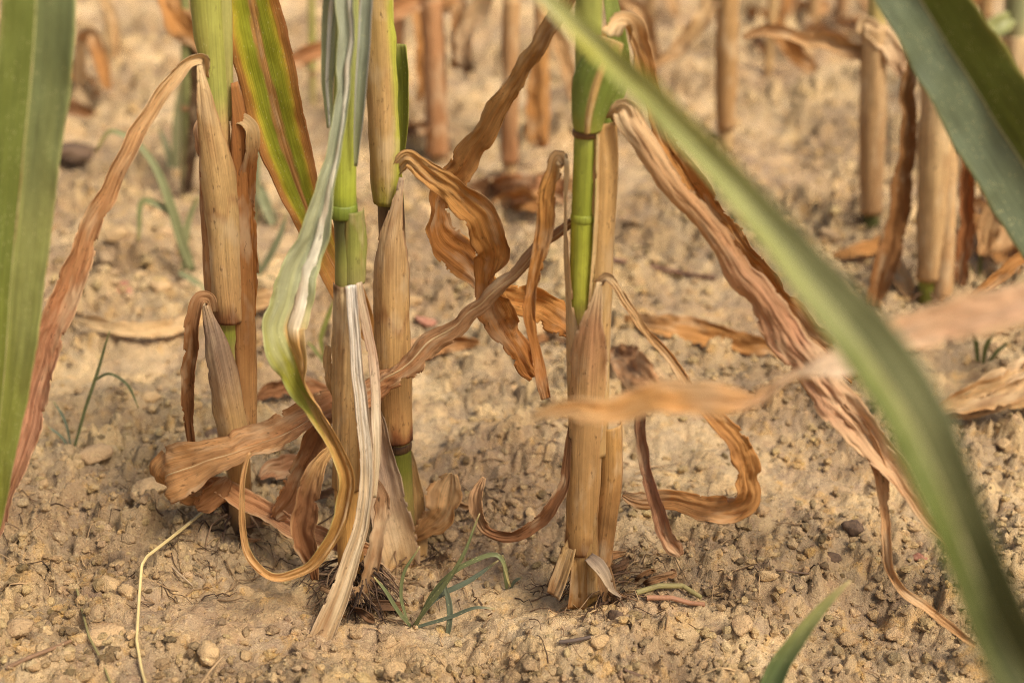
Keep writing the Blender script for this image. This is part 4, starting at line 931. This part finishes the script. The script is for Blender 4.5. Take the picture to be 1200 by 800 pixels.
# two blurred strips crossing behind, from stalks just off to the right
R3, YR3 = plant(1330, 470, 'dry maize plant with several straw-coloured leaves lying low over short dark grass sprigs')
stalk(R3, YR3, [(1345, -100, 34), (1340, 200, 36), (1330, 490, 36)], along((0, TAN), (1, BROWN)))
sweep('leaf', R3, [(1330, 330, -.004, 14, 0, 120), (1290, 352, -.012, 26, 0, 100, .3), (1240, 410, -.02, 34, 0, 90, .3), (1195, 448, -.026, 40, 5, 70, .3), (1150, 465, -.03, 38, 0, 80, .3), (1115, 476, -.03, 24, 0, 90, .3), (1085, 488, -.03, 8, 0, 60)], M_DRY, along((0, TAN), (.5, c(224, 190, 138)), (1, c(216, 180, 126)), edge=ORANGE), YR3, 'leaf', 17, 70, crinkle=.0016, pleat=.0022, ripple=.1)
sweep('leaf', R3, [(1320, 240, -.004, 12, 0, 120), (1260, 270, -.01, 18, 0, 100, .3), (1205, 300, -.016, 22, 0, 90, .3), (1165, 330, -.02, 18, 0, 80, .3), (1140, 352, -.024, 8, 0, 60)], M_DRY, OR, YR3, 'leaf', 13, 50, crinkle=.0016, pleat=.0014)
sweep('leaf', R3, [(1330, 420, -.008, 14, 0, 100), (1280, 470, -.014, 30, 0, 80, .2), (1230, 510, -.02, 36, 0, 60, .2), (1180, 524, -.022, 28, 10, 60, .2), (1130, 508, -.022, 20, 10, 60), (1112, 502, -.022, 6, 0, 40)], M_DRY, OR, YR3, 'leaf', 15, 60, crinkle=.002, pleat=.0014, ripple=.14)

sweep('leaf', R3, [(1330, 380, -.004, 14, 0, 100), (1280, 400, -.012, 24, -15, 80, .2), (1220, 424, -.02, 28, -20, 60, .2), (1170, 448, -.024, 26, -20, 60, .2), (1120, 470, -.026, 18, -10, 60), (1090, 482, -.026, 5, 0, 40)], M_DRY, along((0, TAN), (.5, c(232, 202, 156)), (1, c(222, 186, 132))), YR3, 'leaf', 15, 60, crinkle=.0016, pleat=.0014)
sweep('leaf', R3, [(1330, 410, -.004, 12, 0, 100), (1270, 444, -.014, 22, -15, 70, .2), (1210, 468, -.02, 22, -20, 60, .2), (1150, 482, -.024, 18, -20, 60, .2), (1100, 492, -.026, 5, 0, 40)], M_DRY, along((0, TAN), (.5, c(216, 178, 122)), (1, c(200, 158, 104))), YR3, 'leaf', 13, 60, crinkle=.0016, pleat=.0014)
R4, YR4 = plant(1262, 330, 'dry maize plant with tangled brown leaves hanging over pale litter beside a cut stub')
stalk(R4, YR4, [(1270, -100, 30), (1266, 120, 32), (1262, 345, 32)], along((0, TAN), (1, BROWN)))
for k_, rw in enumerate([[(1262, 60, -.01, 14, 0, 90), (1240, 70, -.02, 24, 0, 80, .2), (1212, 120, -.03, 28, 0, 80, .3), (1194, 190, -.04, 26, 10, 70, .3), (1182, 262, -.05, 12, 0, 60)],
                         [(1258, 150, -.01, 14, 0, 90), (1230, 160, -.02, 26, 0, 80, .2), (1196, 200, -.03, 30, -10, 70, .2), (1168, 250, -.04, 32, -10, 60, .2), (1150, 300, -.05, 14, 0, 60)],
                         [(1258, 200, -.01, 14, 0, 90), (1220, 240, -.02, 26, 0, 80, .2), (1176, 280, -.03, 28, -10, 70, .2), (1140, 296, -.04, 10, 0, 60)]]):
    sweep('leaf', R4, rw, M_DRY, (OR, TT, PK)[k_], YR4, 'leaf', 13, 50, crinkle=.002, pleat=.0014, ripple=.12)
R5, YR5 = plant(706, 118, 'leaning tan maize stalk with dangling shreds beyond the green-stemmed plant')
stalk(R5, YR5, [(742, -100, 17), (726, 10, 18), (706, 126, 17)], along((0, TAN), (1, BROWN)))
for k_, rw in enumerate([[(726, 0, -.01, 8, 0, 90), (745, 10, -.02, 18, 0, 80, .2), (760, 50, -.03, 20, 0, 80, .3), (764, 100, -.04, 8, 10, 70, .3)], [(720, 30, -.01, 8, 0, 90), (700, 50, -.02, 16, 0, 80, .2), (690, 90, -.03, 16, -10, 70, .2), (688, 124, -.04, 6, -10, 60, .2)]]):
    sweep('leaf', R5, rw, M_DRY, (PK, OR)[k_], YR5, 'leaf', 13, 50, crinkle=.002, pleat=.0014, ripple=.12)
R6, YR6 = plant(462, 128, 'thin brown maize stalk with ragged leaves behind the plant with the dark green node')
stalk(R6, YR6, [(470, -100, 15), (466, 10, 16), (462, 136, 15)], along((0, c(190, 144, 98)), (1, BROWN)))
for k_, rw in enumerate([[(466, -10, -.01, 8, 0, 90), (484, 10, -.02, 18, 0, 80, .2), (494, 60, -.03, 18, 0, 80, .3), (490, 120, -.04, 8, 10, 70, .3)]]):
    sweep('leaf', R6, rw, M_DRY, OR, YR6, 'leaf', 13, 50, crinkle=.002, pleat=.0014, ripple=.12)
R7, YR7 = plant(1150, 120, 'far grey-brown maize stalk hung with dead leaves behind the light tan stalk')
stalk(R7, YR7, [(1158, -100, 17), (1154, 10, 18), (1150, 128, 17)], along((0, c(176, 150, 100)), (1, BROWN)))
for k_, rw in enumerate([[(1154, -10, -.01, 8, 0, 90), (1134, 6, -.02, 20, 0, 80, .2), (1122, 60, -.03, 20, 0, 80, .3), (1126, 116, -.04, 8, 10, 70, .3)], [(1156, 20, -.01, 8, 0, 90), (1172, 34, -.02, 18, 0, 80, .2), (1182, 80, -.03, 18, 0, 80, .3), (1180, 130, -.04, 8, 10, 70, .3)]]):
    sweep('leaf', R7, rw, M_DRY, (DB, TT)[k_], YR7, 'leaf', 13, 50, crinkle=.002, pleat=.0014, ripple=.12)

# ------------------------------------------------------------------ nearer plants whose stalks stand outside the picture
def near_plant(x, y, label, hgt, colf):
    z = float(gh(x, y)); o = link('maize_plant', None); o.location = (x, y, z)
    tag(o, label, 'maize plant', 'maize plants standing in the dry field')
    sweep('stalk', o, [(x + .01, y, hgt, .020, 0, 360), (x + .004, y, hgt * .5, .022, 0, 360), (x, y, z - .01, .023, 0, 360)], M_STALK, colf, None, 'axis', 21, 60, cap=True, world=True)
    return o
R1 = near_plant(.37, .33, 'maize plant with a long two-toned green leaf slanting over a pale wavy dry leaf', .80, along((0, c(150, 160, 80)), (.5, c(170, 160, 90)), (1, TAN)))
sweep('leaf', R1, [(2150, 1250, .33, 60, 0, 120), (1700, 1180, .345, 80, 0, 100, .2), (1400, 1030, .365, 90, 0, 90, .2), (1262, 880, .385, 92, 0, 80, .3), (1190, 775, .395, 84, 0, 80, .35), (1138, 660, .405, 76, -5, 70, .4), (1098, 560, .415, 80, -10, 50, .4), (1050, 465, .43, 92, -15, 40, .45), (985, 375, .45, 70, -15, 50, .4), (905, 272, .475, 52, -10, 70, .35), (830, 185, .495, 42, 0, 90, .3), (770, 118, .51, 38, 20, 60, .2), (715, 68, .525, 32, 10, 60, .2), (655, 12, .545, 24, 0, 60, .2), (580, -60, .57, 16, 0, 60), (520, -120, .59, 5, 0, 40)],
      M_GREEN, (lambda f1, f2: (lambda s, t, v, py, seed: f1(s, t, v, py, seed) * (1 - ss(-.3, .1, s))[..., None] + f2(s, t, v, py, seed) * ss(-.3, .1, s)[..., None]))(along((0, c(80, 88, 44)), (.46, c(88, 96, 54)), (.56, c(110, 118, 72)), (.7, c(160, 164, 104)), (.85, c(190, 188, 90)), (1, c(200, 202, 150))), along((0, c(76, 82, 40)), (.44, c(72, 80, 42)), (.58, c(88, 108, 40)), (.7, c(138, 146, 78)), (.82, c(180, 180, 96)), (.87, c(188, 178, 66)), (.92, c(196, 198, 140)), (1, c(200, 202, 150)))), 0.0, 'leaf', 21, 140, ripple=.12, rlen=.05, midrib=([(0, c(120, 126, 76)), (.5, c(150, 156, 96)), (1, c(210, 206, 160))], .07, .0008))
sweep('leaf', R1, [(2000, 560, .34, 14, 0, 100), (1600, 390, .45, 34, -10, 90), (1370, 345, .52, 54, -20, 60), (1240, 352, 0.550, 60, -25, 40, .1), (1160, 372, 0.555, 58, -30, 40, .1), (1090, 388, 0.560, 52, -30, 40, .1), (1040, 402, 0.563, 48, -30, 40, .1), (1002, 428, 0.565, 52, -35, 30), (968, 438, 0.568, 54, -40, 20, .1), (925, 456, 0.570, 40, -45, 40), (880, 480, 0.573, 34, -20, 50), (830, 470, 0.576, 46, -10, 40, .1), (775, 470, 0.580, 48, -25, 40, .1), (715, 484, 0.584, 38, -25, 50, .1), (665, 482, 0.587, 26, 0, 60), (622, 490, 0.590, 10, 0, 40)],
      M_DRY, along((0, c(214, 176, 132)), (.45, c(228, 192, 154)), (.62, c(222, 180, 134)), (.68, c(240, 216, 180)), (.74, c(238, 208, 166)), (.80, c(206, 152, 88)), (.9, c(212, 162, 98)), (1, c(218, 176, 118)), edge=c(232, 200, 150), ew=.2), 0.0, 'leaf', 19, 120, ripple=.14, rlen=.03, pleat=.001)
R2 = near_plant(.39, .80, 'maize plant with a broad dark green leaf folded along its midrib', .75, along((0, c(140, 156, 80)), (1, TAN)))
sweep('leaf', R2, [(1390, 470, .80, 40, 0, 120, .4), (1330, 400, .795, 96, 0, 50, .45), (1262, 292, .785, 118, 0, 20, .42), (1200, 196, .775, 118, 0, 16, .42), (1160, 133, .77, 116, 0, 16, .42), (1118, 66, .765, 110, 0, 16, .42), (1074, -6, .76, 100, 0, 20, .42), (1020, -90, .755, 80, 0, 30, .4), (960, -180, .75, 50, 0, 40, .4)],
      M_GREEN, (lambda f1, f2: (lambda s, t, v, py, seed: f1(s, t, v, py, seed) * (s < 0)[..., None] + f2(s, t, v, py, seed) * (s >= 0)[..., None]))(along((0, c(92, 118, 48)), (1, c(88, 118, 40)), edge=c(190, 176, 96), ew=.06), along((0, c(98, 120, 88)), (1, c(92, 116, 82)), edge=c(140, 150, 90), ew=.05)), 0.0, 'leaf', 27, 110, ripple=.05, rlen=.06, midrib=([(0, c(140, 150, 100)), (1, c(136, 146, 96))], .035, .0008))
L1 = near_plant(-.46, .80, 'maize plant with a broad speckled green leaf hanging beside a long brown drooping leaf', .85, along((0, c(140, 156, 80)), (1, TAN)))
sweep('leaf', L1, [(-190, -150, .80, 40, 0, 100, .4), (-110, -230, .79, 80, 0, 60, .3), (-10, -200, .78, 92, 0, 40, .25), (45, -110, .775, 94, 0, 30, .2), (46, -10, .77, 88, 0, 35, .3), (38, 100, .77, 88, 0, 30, .3), (28, 210, .77, 82, 0, 30, .3), (16, 320, .77, 74, 0, 30, .3), (8, 430, .772, 60, 0, 30, .22), (-3, 530, .775, 42, 0, 40, .2), (-10, 610, .78, 24, 0, 40), (-14, 655, .78, 5, 0, 30)],
      M_GREEN, (lambda f1, f2: (lambda s, t, v, py, seed: f1(s, t, v, py, seed) * (s < -.05)[..., None] + f2(s, t, v, py, seed) * (s >= -.05)[..., None]))(along((0, c(96, 118, 56)), (.6, c(108, 130, 56)), (1, c(150, 160, 60)), edge=c(190, 186, 110), ew=.05), along((0, c(108, 130, 84)), (.4, c(116, 138, 84)), (.6, c(146, 158, 88)), (.8, c(134, 150, 64)), (1, c(150, 160, 60)), edge=c(186, 184, 110), ew=.05)), 0.0, 'leaf', 27, 120, ripple=.10, rlen=.07, midrib=([(0, c(176, 182, 120)), (1, c(170, 176, 100))], .025, .0006, -.08))

# ------------------------------------------------------------------ weeds and grasses
def grass(px, py, label, blades, name='grass_tuft', cat='grass', group=None):
    g = G(px, py); o = link(name, None); o.location = g; o.empty_display_size = .02
    tag(o, label, cat, group)
    for (rows, colr) in blades:
        rows = [(*r_[:3], r_[3] * (.66 if py > 450 else .85), *r_[4:]) for r_ in rows]
        sweep('blade', o, rows, M_GREEN, along((0, colr * .85), (.6, colr * random.uniform(.9, 1.2)), (.85, colr * 1.1), (1, c(186, 164, 104))), g[1], 'leaf', 7, 30, thick=.0003)
    return o
GG, GB, GY = c(112, 124, 76), c(100, 116, 88), c(150, 146, 84)
grass(488, 735, 'grey-green grass tuft growing between the two middle plant feet', [
    ([(484, 734, 0, 5, 0, 60), (505, 705, -.004, 9, 0, 60), (535, 665, -.006, 8, 0, 60), (562, 602, -.004, 2, 0, 30)], GG),
    ([(486, 736, 0, 5, 0, 60), (510, 690, .004, 8, 0, 60), (548, 660, .004, 9, 0, 60), (582, 650, .004, 8, 0, 60), (598, 688, .0, 3, 0, 30)], GG),
    ([(520, 682, .004, 7, 0, 60), (526, 712, .0, 11, 0, 60), (524, 745, -.002, 8, 0, 50), (520, 764, -.004, 2, 0, 30)], GB),
    ([(484, 734, 0, 5, 0, 60), (500, 748, -.006, 9, 0, 60), (520, 760, -.012, 6, 0, 60), (530, 772, -.014, 2, 0, 30)], GB),
    ([(482, 734, 0, 5, 0, 60), (468, 718, .0, 7, 0, 60), (450, 690, .002, 6, 0, 60), (438, 676, .002, 2, 0, 30)], GG),
    ([(486, 732, 0, 5, 0, 60), (512, 700, .006, 10, 20, 60), (550, 680, .008, 10, 20, 60), (584, 656, .01, 3, 0, 30)], GB),
    ([(478, 730, 0, 4, 0, 60), (470, 700, .004, 6, 0, 60), (474, 670, .006, 6, 0, 60), (492, 640, .008, 2, 0, 30)], GG),
    ([(486, 735, 0, 5, 0, 60), (530, 722, -.002, 7, 0, 60), (560, 712, -.004, 5, 0, 50), (580, 714, -.004, 2, 0, 30)], GB)])
grass(596, 690, 'single short upright grass blades beside the grey-green tuft', [
    ([(594, 690, 0, 5, 0, 60), (592, 672, 0, 9, 0, 60), (588, 650, 0, 3, 0, 30)], GG), ([(598, 690, 0, 4, 0, 60), (604, 680, 0, 6, 0, 60), (612, 676, 0, 2, 0, 30)], GB)])
grass(86, 528, 'thin green weed shoot with a bent side leaf on bare soil', [
    ([(86, 528, 0, 4, 0, 60), (98, 485, .002, 6, 0, 60), (112, 442, .004, 6, 0, 60), (128, 388, .006, 3, 0, 30)], GG),
    ([(110, 446, .004, 4, 0, 60), (128, 438, .002, 5, 0, 60), (148, 450, .0, 5, 0, 60), (162, 478, -.004, 2, 0, 30)], GG),
    ([(84, 526, 0, 3, 0, 60), (74, 490, .004, 5, 0, 60), (62, 470, .006, 3, 0, 30)], GB),
    ([(82, 526, 0, 3, 0, 60), (70, 510, .0, 5, 0, 60), (56, 500, .0, 3, 0, 30)], GB)], 'weed', 'weed')
grass(212, 322, 'pale green weed with a curved main shoot behind the drooping leaf', [
    ([(226, 318, 0, 10, 0, 60), (212, 280, .0, 14, 0, 60), (196, 230, .0, 13, 0, 60), (178, 190, .004, 10, 0, 60), (152, 162, .006, 8, 0, 60), (130, 154, .008, 7, 0, 60), (112, 178, .008, 4, 0, 40)], c(142, 152, 100)),
    ([(214, 300, 0, 8, 0, 60), (200, 250, .004, 10, 0, 60), (170, 235, .004, 9, 0, 60), (162, 284, .0, 4, 0, 40)], c(136, 146, 92)),
    ([(216, 316, 0, 8, 0, 60), (218, 270, .004, 10, 0, 60), (232, 230, .004, 5, 0, 40)], c(150, 156, 104)),
    ([(210, 318, 0, 8, 0, 60), (228, 330, -.004, 9, 0, 60), (246, 346, -.01, 4, 0, 40)], c(140, 148, 96))], 'weed', 'weed')
grass(206, 200, 'pale upright grass blades behind the curved pale green weed', [
    ([(206, 204, 0, 8, 0, 60), (206, 170, .0, 12, 0, 60), (208, 130, .0, 10, 0, 60), (212, 96, .0, 4, 0, 40)], c(150, 152, 104)),
    ([(200, 204, 0, 6, 0, 60), (196, 176, .0, 9, 0, 60), (186, 150, .0, 4, 0, 40)], c(150, 150, 110))])
grass(300, 322, 'bluish-green weed blades between the two left plants', [
    ([(304, 326, 0, 8, 0, 60), (292, 280, .004, 12, 0, 60), (288, 230, .004, 12, 0, 60), (290, 180, .004, 5, 0, 40)], c(116, 128, 92)),
    ([(300, 326, 0, 6, 0, 60), (316, 300, .0, 10, 0, 60), (330, 270, .0, 8, 0, 60), (336, 250, .0, 3, 0, 40)], c(136, 146, 104)),
    ([(308, 326, 0, 6, 0, 60), (322, 330, -.004, 10, 0, 60), (342, 356, -.01, 4, 0, 40)], c(136, 146, 104))], 'weed', 'weed')
grass(1150, 424, 'short dark green grass sprigs behind the wide diagonal leaf', [
    ([(1146, 424, 0, 5, 0, 60), (1144, 404, 0, 7, 0, 60), (1138, 384, 0, 3, 0, 30)], c(100, 112, 60)),
    ([(1152, 426, 0, 5, 0, 60), (1156, 404, 0, 7, 0, 60), (1166, 386, 0, 3, 0, 30)], c(112, 122, 66)),
    ([(1158, 426, 0, 5, 0, 60), (1168, 412, 0, 6, 0, 60), (1180, 402, 0, 3, 0, 30)], c(104, 116, 64))])
grass(1148, 336, 'short green-grey cut stem stub beside the brown hanging leaf', [
    ([(1148, 340, 0, 9, 0, 200), (1148, 318, 0, 10, 0, 200), (1150, 297, 0, 9, 0, 200)], c(136, 136, 84)),
    ([(1142, 340, 0, 5, 0, 90), (1140, 324, 0, 7, 0, 90), (1136, 312, 0, 3, 0, 40)], c(150, 140, 90))])
grass(394, 462, 'small yellow-green weed leaf behind the flayed plant', [
    ([(380, 420, .03, 4, 0, 60), (376, 400, .03, 8, 0, 60), (384, 372, .03, 9, 0, 60), (392, 350, .03, 3, 0, 40)], c(136, 146, 70)),
    ([(384, 430, .03, 4, 0, 60), (370, 412, .03, 7, 0, 60), (360, 400, .03, 3, 0, 40)], c(136, 146, 80))])
# soft green blade in the lower right foreground
gx, gy = .098, .66
gz = float(gh(gx, gy)); fg = link('grass_tuft', None); fg.location = (gx, gy, gz)
tag(fg, 'single broad dark green blade with a yellow tip standing alone on bare soil', 'grass')
sweep('blade', fg, [(880, 900, .66, 16, 0, 90), (893, 830, .665, 27, 0, 90, .2), (910, 785, .67, 27, 0, 90, .2), (940, 742, .675, 19, 0, 90, .2), (968, 708, .68, 12, 0, 90), (996, 680, .685, 3, 0, 60)], M_GREEN, along((0, c(78, 108, 62)), (.5, c(88, 116, 66)), (.85, c(150, 146, 84)), (1, c(190, 166, 110))), 0.0, 'leaf', 11, 50)
sweep('blade', fg, [(880, 1010, .66, 8, 0, 90), (878, 950, .66, 14, 0, 90), (882, 890, .66, 15, 0, 90)], M_GREEN, along((0, GG), (1, GG)), 0.0, 'leaf', 9, 20)

# ------------------------------------------------------------------ straws and twigs
def straw(label, rows, colr, r=.0014, name='straw', lift=.003):
    """rows: (px, py, height above the soil)"""
    pts = []
    for (px, py, hz) in rows:
        d = ray(px, py); z = 0.0
        for _ in range(6):
            p = CAM + d * ((z - CAMH) / d[2]); z = float(gh(p[0], p[1])) + hz
        pts.append([*(CAM + d * ((z - CAMH) / d[2]))])
    pts = np.array(pts); k_ = np.arange(len(pts)); t_ = np.linspace(0, len(pts) - 1, 40)
    R_ = np.stack([np.interp(t_, k_, pts[:, i]) for i in range(3)], -1)
    v_, q_, u_, k_ = tube_mesh([(R_, r, r * .8, colr)], 8)
    org = R_[0]
    o = link(name, np_mesh(name, v_ - org, q_, u_, k_, M_STALK)); o.location = org
    tag(o, label, name)
    return o
straw('long pale straw bent in the middle, leaning on the soil by the left plant', [(240, 598, .003), (208, 624, .012), (172, 652, .020), (166, 662, .020), (163, 700, .012), (160, 750, .004), (166, 785, .003), (176, 820, .002)], c(206, 182, 124), .0013)
straw('thin greenish straw lying beside the broad half-buried clod', [(90, 690, .002), (104, 745, .003), (120, 775, .003), (134, 812, .002)], c(140, 128, 80), .0009)
straw('grey dry twig lying flat near the pale angular clod', [(8, 782, .002), (34, 770, .003), (60, 760, .003), (84, 750, .002)], c(140, 108, 78), .0016, 'twig')
straw('short pale twig lying near the foot of the flayed plant', [(232, 806, .002), (246, 786, .004), (260, 770, .002)], c(176, 146, 106), .001, 'twig')
straw('thin pale fibre across the root clump by the bent straw', [(188, 652, .004), (206, 668, .006), (226, 686, .002)], c(176, 150, 116), .0008, 'twig')
straw('dark curved twig on the bare soil below the green-stemmed plant', [(655, 752, .003), (672, 750, .005), (692, 746, .002)], c(92, 76, 64), .0016, 'twig')
straw('small dark twig on bare soil between the green-stemmed plant and the lone green blade', [(732, 784, .002), (752, 792, .003), (774, 800, .002)], c(112, 86, 64), .0012, 'twig')
straw('dark twig lying flat on the soil beyond the dangling leaf strip', [(884, 664, .002), (912, 668, .003), (948, 672, .002)], c(110, 86, 64), .001, 'twig')
straw('reddish-green root stem lying beside the foot of the green-stemmed plant', [(746, 694, .004), (772, 686, .007), (800, 686, .006), (822, 700, .004)], c(150, 136, 84), .0022, 'root')
straw('pinkish root stem curling beside the foot of the green-stemmed plant', [(758, 700, .003), (786, 700, .006), (808, 706, .004), (826, 708, .002)], c(170, 122, 88), .002, 'root')
straw('long thin dark twig lying on the soil behind the long tan leaf', [(712, 303, .004), (760, 312, .005), (800, 320, .005), (838, 326, .003)], c(120, 86, 64), .0028, 'twig')

# ------------------------------------------------------------------ fallen dry leaves
def litter(label, rows, colf, nu=15, nv=50, h=.006, ripple=.2, crinkle=.002):
    """rows: (px, py, width_px, roll, height)"""
    ctrl = []
    for (px, py, w, roll, hz) in rows:
        d = ray(px, py); z = 0.0
        for _ in range(6):
            p = CAM + d * ((z - CAMH) / d[2]); z = float(gh(p[0], p[1])) + hz
        p = CAM + d * ((z - CAMH) / d[2])
        ctrl.append((px, py, p[1], w, roll, 50, .2))
    o = sweep('fallen_leaf', None, ctrl, M_DRY, colf, 0.0, 'leaf', nu, nv, ripple=ripple, rlen=.03, crinkle=crinkle, pleat=.0016)
    tag(o, label, 'dry leaf', 'dead leaf scraps between the far stalks' if label.startswith('crumpled scrap') else 'leaf scraps at the plant feet' if label.startswith('small dead') else 'fallen dry leaves')
    return o
litter('long orange-brown leaf lying on the soil to the right of the green-stemmed plant', [(730, 372, 6, 0, .006), (770, 380, 28, 0, .014), (820, 392, 34, 0, .014), (870, 402, 28, 0, .012), (920, 408, 20, 0, .01), (950, 412, 6, 0, .004)], OR)
litter('crumpled brown leaf lying behind the green-stemmed plant', [(716, 408, 6, 0, .006), (740, 430, 40, 10, .014), (756, 450, 36, 10, .014), (770, 470, 10, 0, .004)], along((0, c(176, 126, 80)), (1, c(196, 150, 104))))
litter('brown leaf lying flat between the crumpled orange leaf and the green-noded stalk', [(440, 425, 8, 0, .006), (480, 414, 24, 0, .012), (520, 404, 28, 0, .014), (560, 402, 8, 0, .006)], along((0, c(180, 126, 76)), (1, c(200, 146, 88))))
litter('long thin tan leaf lying behind the left plant', [(76, 366, 6, 0, .006), (110, 380, 18, 0, .014), (160, 388, 22, 0, .014), (210, 382, 22, 0, .012), (260, 366, 24, 0, .012), (310, 352, 26, 0, .01), (350, 340, 8, 0, .005)], TT)
litter('dark crumpled leaf on the soil behind the flayed plant', [(296, 470, 6, 0, .006), (320, 456, 22, 0, .012), (350, 452, 22, 10, .012), (384, 458, 8, 0, .004)], along((0, c(140, 96, 60)), (1, c(160, 112, 74))))
litter('orange leaf scrap lying at the foot of the far litter pile', [(560, 215, 8, 0, .01), (590, 226, 34, 0, .03), (630, 224, 36, 10, .03), (660, 230, 10, 0, .01)], along((0, c(160, 110, 70)), (1, c(180, 128, 84))), h=.01)
litter('pale crumpled leaf on the soil between the far right stalks', [(1032, 300, 8, 0, .006), (1050, 318, 24, 0, .014), (1062, 336, 20, 0, .012), (1070, 352, 8, 0, .004)], TT)
litter('large straw-coloured leaf lying beyond the brown hanging leaf', [(1140, 236, 10, 0, .01), (1160, 262, 44, 10, .02), (1184, 300, 44, 10, .02), (1210, 330, 12, 0, .01)], OR)
litter('orange-brown leaf on the soil near the dark green foot of the slim stalk', [(976, 300, 8, 0, .006), (1000, 296, 18, 0, .012), (1030, 288, 20, 0, .012), (1050, 284, 6, 0, .004)], OR)
litter('fallen brown leaf at the foot of the plant with the two-coloured leaf', [(304, 560, 6, 0, .006), (320, 552, 24, 0, .014), (340, 548, 26, 10, .016), (356, 552, 8, 0, .006)], along((0, c(170, 122, 84)), (1, c(190, 144, 104))))
litter('dark dead leaf pile under the left plant', [(236, 590, 8, 0, .006), (260, 596, 30, 0, .014), (286, 606, 30, 0, .012), (306, 616, 8, 0, .004)], along((0, c(96, 70, 50)), (1, c(120, 86, 60))))

# scraps of dead leaves far back, on the soil between the rows
for (px, py, w, a, k) in [(905, 20, 34, .3, 0), (940, 12, 40, -.2, 1), (968, 40, 34, .5, 0), (930, 52, 30, -.5, 2), (1000, 30, 30, .2, 1), (890, 52, 22, 1.0, 2), (560, 222, 40, .1, 2), (612, 236, 46, -.1, 0), (655, 214, 34, .4, 1), (96, 96, 46, 1.0, 0), (82, 128, 34, .3, 2), (480, 150, 30, .2, 2), (700, 60, 30, .2, 1), (1060, 400, 40, .1, 1), (1180, 240, 50, .8, 0), (1160, 200, 40, 1.2, 1), (440, 110, 30, .2, 2), (240, 20, 40, .8, 1)]:
    dx, dy = math.cos(a) * w * .8, math.sin(a) * w * .5
    litter('crumpled scrap of dead leaf lying in the litter between the far stalks', [(px - dx, py - dy, 5, 0, .006), (px - dx * .4, py - dy * .4, w * .5, 10, .022), (px + dx * .4, py + dy * .4, w * .55, -10, .024), (px + dx, py + dy, 6, 0, .008)],
           (along((0, c(196, 142, 82)), (1, c(170, 118, 66))), along((0, c(206, 162, 108)), (1, c(190, 142, 90))), along((0, c(130, 94, 62)), (1, c(150, 108, 70))))[k], 13, 34)

# small dead scraps about the plant feet
rs = random.Random(4)
for (cx, cy, rx, ry, n_) in [(320, 600, 60, 36, 9), (520, 610, 46, 26, 6), (725, 675, 46, 22, 7), (430, 705, 40, 16, 4), (600, 400, 70, 20, 4)]:
    for _ in range(n_):
        px, py = cx + rs.uniform(-rx, rx), cy + rs.uniform(-ry, ry); w = rs.uniform(14, 34); a = rs.uniform(-.9, .9)
        dx, dy = math.cos(a) * w * .8, math.sin(a) * w * .5
        litter('small dead brown leaf scrap lying on the soil at the plant feet', [(px - dx, py - dy, 3, 0, .002), (px - dx * .4, py - dy * .4, w * .42, rs.uniform(-40, 10), .007), (px + dx * .4, py + dy * .4, w * .4, rs.uniform(-40, 10), .007), (px + dx, py + dy, 3, 0, .002)],
               rs.choice([along((0, c(150, 108, 70)), (1, c(176, 130, 84))), along((0, c(110, 80, 56)), (1, c(130, 96, 66))), along((0, c(206, 166, 116)), (1, c(188, 144, 96)))]), 11, 22)

# rubbish of old roots and shreds around the feet: nobody could count it
def shreds():
    r = np.random.default_rng(9); paths = []
    for (px, py, n_, rad, dark) in [(700, 690, 50, .05, .95), (738, 672, 60, .035, .75), (420, 708, 70, .035, .75), (270, 632, 40, .05, .7), (480, 668, 40, .04, .85), (215, 680, 40, .04, .75), (560, 600, 30, .04, .7), (600, 240, 24, .08, .7), (1060, 330, 30, .08, .8), (930, 60, 60, .2, .7), (330, 600, 40, .06, .8), (640, 560, 40, .1, .9), (820, 640, 40, .1, .9), (100, 620, 40, .1, .9), (900, 740, 30, .1, .9), (560, 740, 40, .08, .9), (1150, 260, 40, .15, .9), (780, 200, 40, .25, .8), (120, 300, 40, .2, .9)]:
        g = G(px, py)
        for _ in range(n_):
            a, q = r.uniform(0, 6.28), rad * math.sqrt(r.random())
            x, y = g[0] + q * math.cos(a), g[1] + q * math.sin(a)
            L = r.uniform(.008, .032) * (1 if py > 400 else 2.2); b = r.uniform(0, 6.28); pts = []
            for j in range(5):
                pts.append((x, y, float(gh(x, y)) + .0012 + (.004 * r.random() if 0 < j < 4 else 0)))
                b += r.uniform(-.6, .6); x += math.cos(b) * L / 4; y += math.sin(b) * L / 4
            cc_ = (c(160, 128, 92), c(120, 94, 70), c(92, 72, 56), c(200, 166, 120), c(186, 152, 110))[r.integers(5)] * dark * r.uniform(.8, 1.2)
            paths.append((pts, r.uniform(.0003, .0008), .0002, cc_))
    v_, q_, u_, k_ = tube_mesh(paths, 5)
    tag(link('plant_shreds', np_mesh('plant_shreds', v_, q_, u_, k_, M_ROOT)), 'shreds of old roots and straw littering the soil round the plant feet', 'debris', kind='stuff')
shreds()
